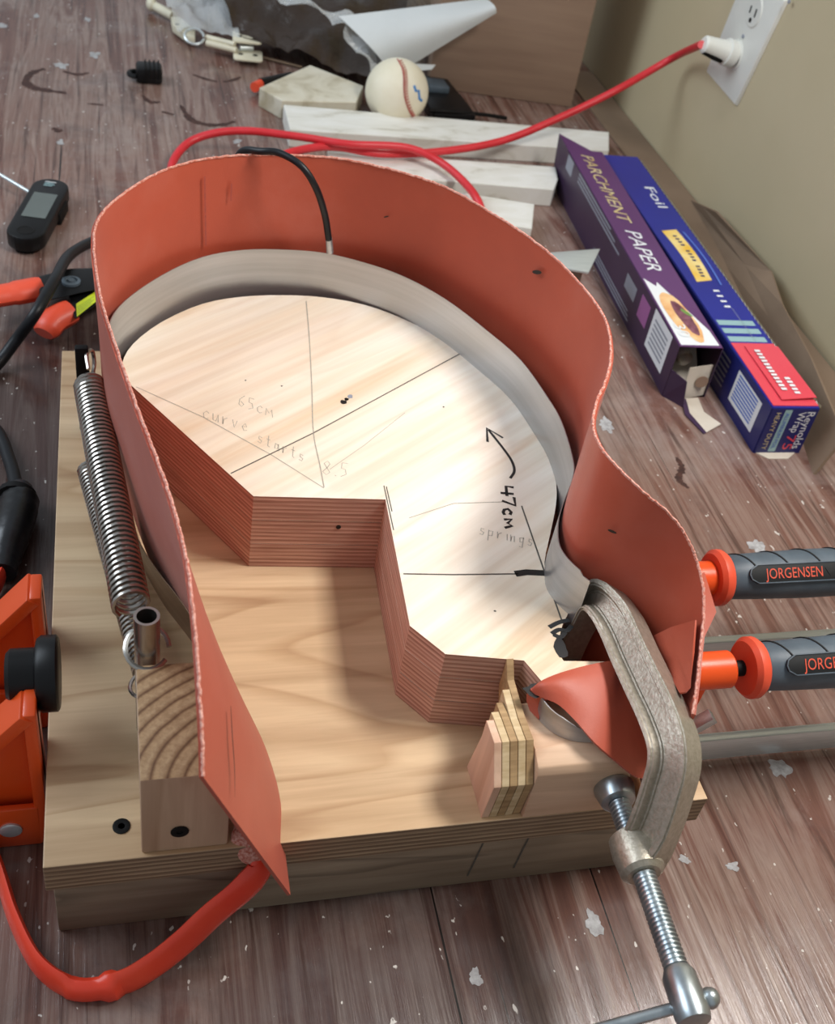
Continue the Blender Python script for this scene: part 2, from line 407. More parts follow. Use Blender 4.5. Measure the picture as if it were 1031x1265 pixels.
def arc(c, r, a0, a1, n, ax='xy'):
    out = []
    for i in range(n+1):
        a = math.radians(a0+(a1-a0)*i/n); u, v = r*math.cos(a), r*math.sin(a)
        out.append({'xy': V((c[0]+u, c[1]+v, c[2])), 'xz': V((c[0]+u, c[1], c[2]+v)), 'yz': V((c[0], c[1]+u, c[2]+v))}[ax])
    return out

# ------------------------------------------------------------------ setting
b = B(); b.box(683, 800, -900, 2300, -60, 2000)
for v in b.bm.verts: v.co.x = 687 if v.co.x < 700 else 800
obj('wall_right', b, M['wall'], kind='structure')
b = B(); b.box(-1100, 686, -700, 2200, -36, 0)
bench = obj('workbench', b, M['table'], None, 'worn reddish brown plywood workbench top with stains and paint specks', 'workbench')
def blob(px, py, rx, ry, m, name, n=14, z=0.0, rot=0):
    c = at(px, py, z); b = B(); vs = []
    ph = random.random()*9
    n = 26
    for k in range(n):
        a = 2*math.pi*k/n; r = .66+.55*mnoise.noise(V((math.cos(a)*1.6+ph, math.sin(a)*1.6, ph)))+.30*random.random()
        x, y = rx*r*math.cos(a), ry*r*math.sin(a)
        vs.append(b.v((c.x+x*math.cos(rot)-y*math.sin(rot), c.y+x*math.sin(rot)+y*math.cos(rot), z+.25)))
    b.face(vs); obj(name, b, m, bench, smooth=False)
for px, py, rx, ry in ((76, 81, 11, 10), (3, 32, 10, 9), (733, 1140, 5, 8), (588, 1208, 4, 5), (117, 68, 8, 12), (962, 950, 9, 8), (845, 1062, 4, 3), (905, 1070, 5, 3), (75, 176, 4, 7), (748, 525, 7, 12), (935, 675, 9, 8), (820, 985, 3, 4), (293, 175, 5, 7), (45, 20, 6, 8), (108, 24, 5, 9)):
    blob(px, py, rx, ry, M['paintspot'], 'paint_spot')
def stain(pts, w, name='dark_stain'):
    P = spline([at(x, y, 0) for x, y in pts], 14); n = len(P)
    b = B(); b.ribbon(P, [w*(.45+.55*math.sin(math.pi*(i+.6)/(n+.2)))*(.55+.8*random.random()) for i in range(n)], .2)
    obj(name, b, M['stain'], bench, smooth=False)
stain([(55, 85), (40, 90), (32, 100), (40, 108), (60, 112), (82, 115)], 11)
stain([(78, 88), (95, 92), (110, 90)], 7)
stain([(238, 92), (255, 98), (268, 101)], 6); stain([(276, 101), (288, 99), (297, 95)], 6)
stain([(223, 130), (235, 147), (255, 154), (275, 154), (290, 150)], 9)
stain([(176, 118), (185, 126), (198, 126)], 7); stain([(108, 128), (120, 129), (128, 130)], 4)
stain([(835, 565), (842, 578), (838, 592), (850, 603)], 6, 'dark_gouge')
stain([(65, 158), (75, 163)], 9); stain([(200, 138), (215, 142)], 6)

# ------------------------------------------------------------------ the bending form (everything screwed together)
ZB, ZT = 64, 119
form = thing('bending_form', (164, 200, 0), 'plywood guitar side bending form on a plywood and lumber base', 'bending form')
b = B(); b.box(0, 329, 0, 407, 44, ZB, .6)
pb = obj('plywood_base', b, [M['base_top'], M['ply_base_edge']], form, 'pale plywood base board', smooth=False)
for p in pb.data.polygons:
    if abs(p.normal.z) < .5: p.material_index = 1
b = B(); b.box(3, 326, 3, 41, 0, 43.5, 1.2); rail = obj('front_rail', b, M['lumber'], form, 'weathered grey lumber rail')
b = B(); b.box(3, 326, 366, 404, 0, 43.5, 1.2); obj('back_rail', b, M['lumber'], form)
for a, c in (((597, 1040), (577, 1082)), ((655, 1030), (634, 1072))):
    b = B(); b.ribbon([aty(*a, 2.9), aty(*c, 2.9)], 1.0, .2, V((0, -1, 0))); obj('pencil_mark', b, M['pencil_dk'], rail, smooth=False)
# outline of the form
corner = [at(313, 613, ZT), at(476, 617, ZT), at(506, 773, ZT), at(550, 808, ZT), at(647, 816, ZT)]
outer = [(236, 36), (262, 34), (279, 36), (281, 50), (252, 53), (250, 60), (259, 77), (267, 88), (260, 106), (263, 123), (274, 147), (284, 169), (290, 187), (294, 210), (293, 242), (286, 275), (273, 311), (255, 342), (233, 367), (208, 385), (180, 394), (152, 396), (123, 393), (95, 383), (67, 360), (48, 334), (41, 312), (43, 294)]
osm = spline([(x, y, 0) for x, y in outer[8:]], 3)
poly = [(p.x, p.y) for p in corner]+[(237, 40)]+outer[1:8]+[(p.x, p.y) for p in osm]
zs = [ZB+.2, 82.5, 101, ZT]
for i in range(3):
    b = B(); b.slab(poly, zs[i]+(.35 if i else 0), zs[i+1])
    lay = obj('form_layer', b, [M['ply_edge'], M['form_top']], form, smooth=False)
    for p in lay.data.polygons:
        if p.normal.z > .5: p.material_index = 1
def strokes(name, lines, w, m, z=ZT, parent=None):
    b = B()
    for L in lines: b.ribbon([at(x, y, z) for x, y in L], w, .12)
    return obj(name, b, m, parent or lay, smooth=False)
def sm(L, n=6): return [(p.x, p.y) for p in spline([(x, y, 0) for x, y in L], n)]
strokes('pencil_line', [[(285, 585), (387, 535)], [(387, 535), (570, 436)]], .8, M['pencil_dk'])
strokes('pencil_line', [sm([(378, 372), (382, 420), (385, 480), (387, 535), (395, 575), (400, 602)])], .7, M['pencil'])
strokes('pencil_line', [[(168, 478), (250, 515), (335, 562), (400, 603)]], .5, M['pencil'])
strokes('pencil_line', [[(407, 580), (450, 550), (500, 510)]], .35, M['pencil'])
strokes('pencil_line', [[(474, 600), (486, 655)], [(477, 601), (484, 632)]], .6, M['pencil_dk'])
strokes('pencil_line', [[(498, 709), (560, 710), (640, 709)]], .9, M['pencil_dk'])
strokes('pencil_line', [[(644, 625), (670, 700), (694, 768)]], .9, M['pencil_dk'])
strokes('pencil_line', [[(505, 640), (560, 622), (625, 620)]], .5, M['pencil'])
strokes('marker_arrow', [sm([(630, 591), (635, 582), (632, 570), (622, 555), (603, 531)]), [(602, 546), (601, 529), (621, 541)]], 1.7, M['marker'])
strokes('marker_line', [[(636, 709), (650, 707), (672, 708)]], 4.4, M['marker'])
GL = {'4': [[(.1, 1), (0, .42), (.75, .42)], [(.6, .95), (.5, -.05)]], '7': [[(0, .95), (.65, 1), (.25, 0)]], 'c': [[(.5, .5), (.3, .62), (.05, .4), (.1, .1), (.3, 0), (.5, .1)]],
      'm': [[(0, 0), (0, .6), (.3, .25), (.5, .6), (.65, 0)]], '1': [[(.2, 1), (.15, 0)]], '9': [[(.5, .9), (.1, .95), (.1, .55), (.5, .6), (.5, .95), (.45, 0)]],
      '6': [[(.5, 1), (.1, .6), (.05, .15), (.3, 0), (.5, .25), (.2, .45)]], '5': [[(.55, 1), (.1, 1), (.1, .6), (.4, .55), (.5, .2), (.1, 0)]], '8': [[(.3, .5), (.05, .8), (.3, 1), (.5, .8), (.3, .5), (0, .2), (.3, 0), (.55, .2), (.3, .5)]],
      'u': [[(0, .6), (.05, .1), (.3, .05), (.45, .6), (.5, 0)]], 'r': [[(0, .6), (.05, 0), (.1, .4), (.4, .6)]], 'v': [[(0, .6), (.2, 0), (.4, .6)]], 'e': [[(0, .3), (.4, .35), (.25, .6), (0, .3), (.2, 0), (.45, .1)]],
      's': [[(.4, .55), (.1, .6), (.1, .35), (.4, .25), (.3, 0), (0, .05)]], 't': [[(.2, 1), (.2, .05), (.4, 0)], [(0, .65), (.4, .65)]], 'a': [[(.4, .5), (.1, .6), (.05, .1), (.35, .15), (.4, .6), (.5, 0)]], '.': [[(.1, .05), (.2, .0)]],
      'p': [[(0, .6), (0, -.4)], [(0, .5), (.4, .55), (.35, .1), (0, .1)]], 'i': [[(.1, .6), (.15, 0)]], 'n': [[(0, .6), (.05, 0), (.1, .45), (.35, .55), (.4, 0)]], 'g': [[(.4, .55), (.05, .5), (.1, .1), (.4, .2), (.4, .6), (.35, -.35), (.05, -.3)]]}
def hand(name, s, o, r, u, h, w, m):
    """handwriting; o start pixel, r reading direction, u letter-up direction (pixels, on the form top)"""
    L = []; x = 0
    for ch in s:
        for st in GL.get(ch, []):
            L.append([(o[0]+r[0]*(x+a*h)+u[0]*b*h, o[1]+r[1]*(x+a*h)+u[1]*b*h) for a, b in st])
        x += h*(.45 if ch in '.i1' else .85)
    return strokes(name, L, w, m)
hand('handwriting', '47cm', (618, 601), (.10, 1), (1, -.02), 16, 1.9, M['marker'])
strokes('handwriting', [sm([(678, 775), (690, 769), (703, 766)]), sm([(681, 783), (690, 778), (700, 779), (706, 773)]), sm([(683, 784), (692, 787), (698, 781)])], 2.6, M['marker'])
hand('handwriting', '65cm', (294, 501), (.95, .33), (.1, -1), 14, .45, M['pencil'])
hand('handwriting', 'curve', (250, 516), (.95, .30), (.1, -1), 15, .45, M['pencil'])
hand('handwriting', 'starts', (318, 546), (.92, .40), (.1, -1), 13, .45, M['pencil'])
hand('handwriting', '8.5', (398, 586), (.95, .12), (.1, -1), 17, .45, M['pencil'])
hand('handwriting', 'springs', (592, 660), (.97, .22), (.1, -1), 13, .5, M['pencil'])
def fblob(px, py, r, m, name, sy=1):
    c = at(px, py, ZT); b = B(); ph = random.random()*9; vs = []
    for k in range(11):
        a = 2*math.pi*k/11; q = r*(.75+.5*mnoise.noise(V((math.cos(a)*1.5, math.sin(a)*1.5, ph)))+.15*random.random())
        vs.append(b.v((c.x+q*math.cos(a), c.y+q*sy*math.sin(a), ZT+.14)))
    b.face(vs); obj(name, b, m, lay, smooth=False)
fblob(424, 497, 2.6, M['marker'], 'knot_hole'); fblob(433, 490, 2.2, M['greyp'], 'knot_hole'); fblob(428, 493, 1.6, M['blackm'], 'knot_hole')
fblob(694, 802, 4.5, M['marker'], 'dark_blot', 1.5); fblob(660, 852, 7, M['marker'], 'dark_blot', .8)  # black blots by the clamp notch and the folded end
for q in ((548, 503), (611, 755), (303, 470), (348, 477)): fblob(*q, .8, M['pencil_dk'], 'speck')
b = B(); b.lathe([(1.5, 0), (1.5, 1)], (159, corner[0].y-3.2, 97), (0, -1, 0), 10); obj('nail_hole', b, M['marker'], form)
# post block of end grain, with its screw
b = B(); b.box(43, 82, 2, 66, ZB, 121, 1.2); blk = obj('post_block', b, [M['rings'], M['lumber_pale2']], form, 'upright lumber block with end grain rings on top')
def screw(o, axis, parent):
    b = B(); b.lathe([(4.1, 0), (4.1, .5), (3.2, .8), (1.6, .5), (1.5, -.4)], o, axis, 18)
    sc = obj('screw', b, M['blackm'], parent, 'black screw head')
for p in blk.data.polygons:
    if abs(p.normal.z) < .6: p.material_index = 1
screw(aty(222, 1027, 1.8), (0, -1, 0), blk); screw(at(150, 1021, ZB), (0, 0, 1), pb)
# end block and the small plywood cheek
b = B(); q = [(0, ZB), (38, ZB), (38, 107), (10, 107), (2, 103.5), (0, 99)]
b.prism([(226.5, y, z) for y, z in q], [(277, y, z) for y, z in q], .8); obj('end_block', b, M['lumber_pale'], form, 'pale pine block beside the C clamp screw')
for i in range(5):
    x0 = 206+i*4.05; yb = 27+i*5.4; zt = 109 if i < 3 else 112
    q = [(33, ZB), (2.5, ZB), (0, 93), (13, 111), (27, 110), (yb, zt)]+([(56, 120), (56, 100)] if i == 4 else [(yb, 98)])
    b = B(); b.prism([(x0, y, z) for y, z in q], [(x0+3.75, y, z) for y, z in q], .25)
    obj('ply', b, M['ply_face'] if i == 0 else M['ply_pale' if i % 2 else 'ply_tan'], form, smooth=False)
# tube that holds the springs
b = B(); b.lathe([(6, 0), (6, 82), (4.6, 82), (4.6, 40)], (48.5, 73.5, ZB), (0, 0, 1), 24, cap=False); obj('spring_post', b, M['spring'], form, 'steel tube post holding the springs')
b = B(); b.box(13, 21, 315, 320, ZB, 128, 1); obj('spring_anchor', b, M['blackm'], form)

# ------------------------------------------------------------------ stainless slat
sil = [(37.5, 287), (34.5, 309), (44, 335), (68, 367), (95, 391), (123, 402), (151, 404), (178, 401), (205, 389), (230, 371), (252.5, 343), (271, 307), (285, 273), (291, 234), (292.5, 210), (289, 178), (284, 160), (270, 136), (263, 122), (258.5, 107), (259, 97), (262.5, 88), (267.5, 79.5)]
P = spline([(x, y, 0) for x, y in sil], 4)
def slz(p): return 150 if p.y > 84 or p.x < 200 else 148
b = B(); b.grid([[(p.x, p.y, ZT-8) for p in P], [(p.x, p.y, (slz(p)+ZT)/2) for p in P], [(p.x, p.y, slz(p)) for p in P]], .5)
slat = obj('metal_slat', b, M['steel'], None, 'thin stainless steel slat curving round the rim of the form', 'metal strip')
# reflection of the marker line, drawn as a black ribbon on the slat
b = B(); b.ribbon([V((259.6, 100, 121)), V((260, 98, 130)), V((262, 93, 138)), V((264, 87, 143))], 2.5, .4, V((-.9, -.4, 0))); obj('marker_reflection', b, M['marker'], slat)
# outer slat at lower left, outside the blanket
L = [(47, 207), (53, 184), (63, 156), (75, 131), (84, 110)]
P = spline([(x, y, 0) for x, y in L], 5)
b = B(); b.grid([[(p.x-2.6, p.y, 64.5) for p in P], [(p.x-8.5, p.y, 96) for p in P]], -.6)
obj('outer_metal_slat', b, M['slat_out'], None, 'short metal slat coloured brown like its warm reflection behind the long springs, outside the blanket', 'metal strip')
# slat end curled over the end block
P = spline([(238, 41, 0), (233, 31, 0), (237, 20, 0), (246, 13, 0), (258, 10.5, 0)], 6)
b = B(); b.grid([[(p.x, p.y, 107.3) for p in P], [(p.x+.4, p.y+.8, 119.5-max(0, p.x-240)*.42) for p in P]], .6)
obj('slat_end', b, M['steel'], slat)

# ------------------------------------------------------------------ silicone heating blanket
st = []                                      # (top, bottom)
Tt = [(251, 960, 185), (249.5, 910, 193), (246, 850, 201), (242, 790, 208), (237, 740, 213), (230, 690, 214), (218, 640, 214), (202, 590, 214), (185, 545, 214), (168, 500, 214), (152, 455, 214), (137, 410, 214), (125, 370, 214), (118, 330, 214), (116, 300, 214)]
Bt = [(110, -18, 48), (109.5, 2, 54), (109, 22, 64.5), (107, 42, 66), (102, 66, 66), (93, 90, 66), (82, 118, 67), (70, 144, 67), (59, 174, 67), (51, 205, 67), (45, 235, 67), (40, 260, 67), (36, 280, 67), (33.5, 298, 67), (32.5, 312, 67)]
for (x, y, z), q in zip(Tt, Bt): st.append((at(x, y, z), V(q)))
up = [(120, 275), (140, 250), (180, 222), (220, 205), (270, 195), (320, 192), (370, 193), (420, 197), (470, 207), (520, 221), (560, 237), (600, 260), (640, 285), (680, 315), (710, 345), (735, 375), (750, 405), (754, 440), (748, 470), (737, 495), (732, 520), (735, 540), (750, 565)]
for x, y in up:
    p = at(x, y, 214); st.append((p, V((p.x, p.y, 66))))
for (x, y, z), q in zip(((790, 605, 206), (830, 640, 194), (850, 670, 184), (862, 700, 175), (868, 730, 168), (868, 765, 161), (864, 805, 154), (860, 845, 148), (855, 882, 142)),
                        ((270, 96), (281, 80), (289, 68), (294, 56), (297, 46), (298, 34), (296, 20), (294, 8), (291, -4))):
    st.append((at(x, y, z), V((*q, 66))))
nL = len(Tt)
# plan of the bottom edge hugs the slat (slightly inside the top edge)
for i in range(nL, nL+len(up)):
    t, q = st[i]; c = V((165, 230, 0)); d = V((t.x, t.y, 0))-c; 
    k = 1.2 if t.y > 150 else 0
    d.normalize(); q.x -= d.x*k; q.y -= d.y*k
top = spline([a for a, _ in st], 4); bot = spline([c for _, c in st], 4)
rows = []
for k in range(7):
    f = k/6; rows.append([bot[i].lerp(top[i], f) for i in range(len(top))])
blk_ = thing('heating_blanket', (164, 200, 64), 'red orange silicone heating blanket wrapped upright around the guitar shaped form', 'heating blanket')
b = B(); b.grid(rows, 1.6); obj('blanket_sheet', b, M['blanket'], blk_)
b = B(); rr = random.Random(3)
pe = [p+V((0, 0, .5)) for p in spline([a for a, _ in st], 14)]
b.tube([p+V((rr.uniform(-.25, .25), rr.uniform(-.25, .25), rr.uniform(-.3, .3))) for p in pe], .75, 6); obj('frayed_edge', b, M['blanket_edge'], blk_, 'frayed pale top edge')
def onsheet(x, y, i0=0, i1=None, off=2.2):
    """point of the sheet (plus its normal towards the inside) that lies on a measured line of sight"""
    d = ray(x, y).normalized(); best = None
    for i in range(i0, (i1 or len(top))-1):
        for a in (0, .25, .5, .75):
            t_, q_ = top[i].lerp(top[i+1], a), bot[i].lerp(bot[i+1], a)
            for k in range(61):
                p = t_.lerp(q_, k/60); w = p-CAM_P; e = (w-d*w.dot(d)).length
                if best is None or e < best[0]: best = (e, p, (top[i+1]-top[i]).normalized(), (t_-q_).normalized())
    p, u, v = best[1:]; n = u.cross(v).normalized()
    if n.dot(CAM_P-p) < 0: n = -n
    return p+n*off, u, v, n
# slit near the free end
sl = [onsheet(x, y, 0, 30, 2.0) for x, y in ((278, 874), (280, 915), (282, 950), (283, 985))]
b = B(); b.ribbon(spline([q[0] for q in sl], 5), [.5+.9*math.sin(math.pi*min(1, (i+2)/16)) for i in range(16)], .4, sl[1][3]); obj('slit', b, M['stain'], blk_, smooth=False)
# folded end lying over the slat end and under the C clamp
ft = [at(655, 851, 120), at(670, 840, 125), at(692, 831, 127), at(724, 822, 126), at(760, 816, 124), V((279, 44, 121)), V((286, 38, 118))]
fb = [at(656, 856, 118.5), at(672, 863, 120.5), at(690, 871, 121), at(712, 892, 119), at(735, 918, 115), at(762, 941, 108), at(788, 961, 101)]
ft.append(V((290, 34, 115))); fb.append(V((287, -5, 98))); fb2 = [p for p in fb]
rows = [[f_.lerp(t_, k/5)+V((0, 0, 3.0*math.sin(math.pi*k/5)*min(1, i/2.0))) for i, (t_, f_) in enumerate(zip(spline(ft, 3), spline(fb2, 3)))] for k in range(6)]
b = B(); b.grid(rows, 1.4); obj('folded_end', b, M['blanket'], blk_)
cu = [(at(655, 852, 120), at(675, 865, 120)), (at(650, 858, 116), at(671, 870, 115)), (at(650, 866, 112), at(668, 878, 111)), (at(654, 878, 109), at(665, 889, 108))]
b = B(); b.grid([[a for a, _ in cu], [c for _, c in cu]], 1.2); obj('folded_end', b, M['blanket'], blk_)
# patch raised off the sheet behind the C clamp to catch light; tip outside
n0 = len(top)-48
tq = [onsheet(x, y, n0, None, o_)[0] for x, y, o_ in ((818, 784, 9), (842, 776, 5), (866, 768, 2.5), (838, 824, 8), (852, 815, 5), (864, 808, 2.5), (855, 862, 6), (857, 858, 4), (858, 852, 2.5))]
b = B(); b.grid([tq[0:3], tq[3:6], tq[6:9]], 1.0); obj('corner_patch', b, M['blanket'], blk_)
to = []
for (x, y), (x2, y2) in zip(((856, 716), (858, 745), (860, 778)), ((867, 708), (883, 757), (868, 788))):
    q_ = onsheet(x, y, n0, None, -2.4)[0]; to.append([q_, at(x2, y2, q_.z-2)])
b = B(); b.grid(to, 1.4); obj('corner_patch', b, M['blanket'], blk_)
for x, y, rd in ((665, 337, 3.4), (478, 268, 1.4), (757, 655, 2.0)):
    c, d, u, n = onsheet(x, y, 40)
    b = B(); vs = [b.v(c+d*(rd*math.cos(a)*1.3)+u*(rd*.45*math.sin(a)+.6*rd*math.cos(a))) for a in [k*2*math.pi/9 for k in range(9)]]; b.face(vs); obj('scorch_mark', b, M['marker'], blk_)
for x, y, y2 in ((250, 215, 300), (283, 225, 245)):
    q0, q1 = onsheet(x, y, 40), onsheet(x+1, y2, 40)
    b = B(); b.ribbon([q0[0], q1[0]], 1.1, .1, q0[3]); obj('faint_crease', b, M['crease'], blk_, smooth=False)
# red heat shrink lead
LD = [(306, 1030, 62), (318, 1052, 54), (322, 1070, 48), (300, 1098, 40), (262, 1130, 30), (228, 1162, 20), (190, 1192, 12), (150, 1214, 7), (95, 1222, 5.5), (50, 1195, 5), (20, 1140, 5), (2, 1085, 6), (-18, 1020, 8), (-30, 900, 8), (-20, 770, 9), (2, 712, 11)]
P = spline([at(*q) for q in LD], 6); n = len(P)
b = B(); b.tube(P, [3.2+6.0*min(1, i/16) - (2.2 if 44 < i < 50 else 0) for i in range(n)], 12, up=(0, 0, 1), flat=[.62-.32*min(1, i/20)+(.35 if 42 < i < 50 else 0) for i in range(n)])
lead = obj('red_lead', b, M['red_lead'], blk_, 'glossy red heat shrink tube around the blanket wires')
b = B(); b.tube(spline([at(303, 1020, 68), at(300, 1034, 66), at(310, 1050, 58), at(322, 1062, 50)], 4), [4, 5.5, 5, 5.5, 6, 5, 6, 6.5, 7, 7, 6.5, 6, 6][:13], 10, flat=.5); obj('glue_blob', b, M['blanket_edge'], blk_)

# ------------------------------------------------------------------ springs
def spring(a, c, R, turns, wire, label, hook1, hook2):
    t = thing('extension_spring', ((a[0]+c[0])/2, (a[1]+c[1])/2, min(a[2], c[2])-R), label, 'spring')
    b = B(); b.tube(helix(a, c, R, turns, wire), wire, 6); obj('coil', b, M['spring'], t)
    for h in (hook1, hook2):
        b = B(); b.tube(h, wire, 6); obj('hook', b, M['spring'], t)
a, c = at(110, 474, 112), at(162, 748, 116)
spring(a, c, 8.6, 50, 1.3, 'long thick extension spring, the upper of two hooked to a steel tube', spline([a+V((0, 4, 8)), a+V((-1, 14, 12)), a+V((2, 24, 8)), a+V((3, 22, 0)), a+V((2, 12, -2))], 6),
       [V((48.5+10*math.cos(t), 73.5+10*math.sin(t), 124+4*math.sin(t))) for t in [k*2*math.pi/20*.9 for k in range(21)]])
a, c = at(109, 578, 82), at(180, 828, 84)
spring(a, c, 6.2, 52, 1.0, 'thinner extension spring lying under the thick one on the board', spline([a+V((0, 2, 5)), a+V((0, 12, 6)), a+V((2, 18, 2)), a+V((2, 10, -2))], 6),
       [V((50+10*math.cos(t), 74+9*math.sin(t), 98+3*math.cos(t))) for t in [k*2*math.pi/20*.9 for k in range(21)]])

# ------------------------------------------------------------------ C clamp
cc = thing('c_clamp', (270, 20, 64), 'grey cast metal C clamp gripping the end block at front right', 'clamp')
TH = math.radians(14); RO = math.radians(24)          # the clamp leans a little, its ribbed section is canted
cw = V((math.sin(TH), 0, math.cos(TH))); cu_ = V((math.cos(TH), 0, -math.sin(TH)))
path = [(79, -3), (81, 6), (84, 18), (86, 31), (85, 43), (77, 50.5), (62, 51), (42, 51), (20, 51.5), (4, 52), (-11, 50.5), (-20, 45), (-26, 35), (-32, 23), (-37, 9), (-39, -1)]
PP = spline([V((269.5, y, 85))+cw*h-cu_*(3.5*max(0, min(1, (y-62)/14))) for y, h in path], 3)
N_ = len(PP)
sec = [(-8, -1), (-8, -.70), (-2.8, -.48), (-2.8, .40), (-8, .62), (-8, 1), (8, 1), (8, .62), (3, .40), (3, -.48), (8, -.70), (8, -1)]
b = B(); rings = []
cc0 = V((269.5, 20, 85))
for i, p in enumerate(PP):
    d = (PP[min(i+1, N_-1)]-PP[max(i-1, 0)]).normalized(); n = d.cross(cu_).normalized()
    if i == 0: sg = 1 if n.dot(p-cc0-cw*0) > 0 else -1
    n = n*sg; f_ = i/(N_-1); ro = RO*max(0, min(1, (f_-.18)/.2, (1.02-f_)/.12)); w_ = cu_*math.cos(ro)-n*math.sin(ro)*(1); m_ = n*math.cos(ro)+cu_*math.sin(ro)
    h_ = 7+3.0*max(0, min(1, (f_-.15)/.25)); 
    rings.append([b.v(p+w_*u+m_*(v*h_)) for u, v in sec])
for A_, C_ in zip(rings, rings[1:]):
    for k in range(len(sec)): b.face((A_[k], A_[(k+1) % len(sec)], C_[(k+1) % len(sec)], C_[k]))
b.face(rings[0]); b.face(rings[-1][::-1])
bmesh.ops.recalc_face_normals(b.bm, faces=b.bm.faces[:])
bmesh.ops.bevel(b.bm, geom=[e for e in b.bm.edges if len(e.link_faces) == 2 and e.calc_face_angle(0) > .6], offset=.9, segments=2, affect='EDGES', clamp_overlap=True)
obj('frame', b, M['cast'], cc, ang=28)
E_ = aty(851, 1242, -112); sa = (E_-V((269.5, -.5, 85))).normalized(); s0 = V((269.5, -.5, 85))
b = B(); b.lathe([(8, 0), (11, 2), (11.5, 10), (10.5, 20), (8, 22)], s0+sa*28, sa, 20); obj('boss', b, M['cast'], cc)
b = B(); prof = [(4.5, 0)]
h = 0
while h < 94: prof += [(5.5, h+.4), (5.5, h+1.0), (4.5, h+1.5), (4.5, h+1.9)]; h += 2.2
b.lathe(prof, s0+sa*6, sa, 18); obj('screw', b, M['zinc'], cc)
b = B(); b.lathe([(6, 0), (10, .3), (10.2, 2), (8.6, 9), (7, 10)], s0, sa, 24); obj('swivel_pad', b, M['zinc'], cc)
b = B(); b.lathe([(6, 0), (7.4, 3), (7.8, 20), (7, 23), (3, 24)], s0+sa*(96), sa, 20); hd = obj('screw_head', b, M['zinc'], cc)
p0 = aty(873, 1234, -110); dd = (aty(770, 1263, -110)-p0).normalized()
b = B(); b.tube([p0, p0+dd*70], 2.6, 12); obj('sliding_handle', b, M['zinc'], cc)
b = B(); b.sphere(p0-dd*1, 4.6); obj('handle_end', b, M['zinc'], cc)
b = B(); b.lathe([(8, 0), (9, 2), (8, 5)], (269.5, 74, 85), (0, -1, 0), 20); obj('anvil', b, M['cast'], cc)

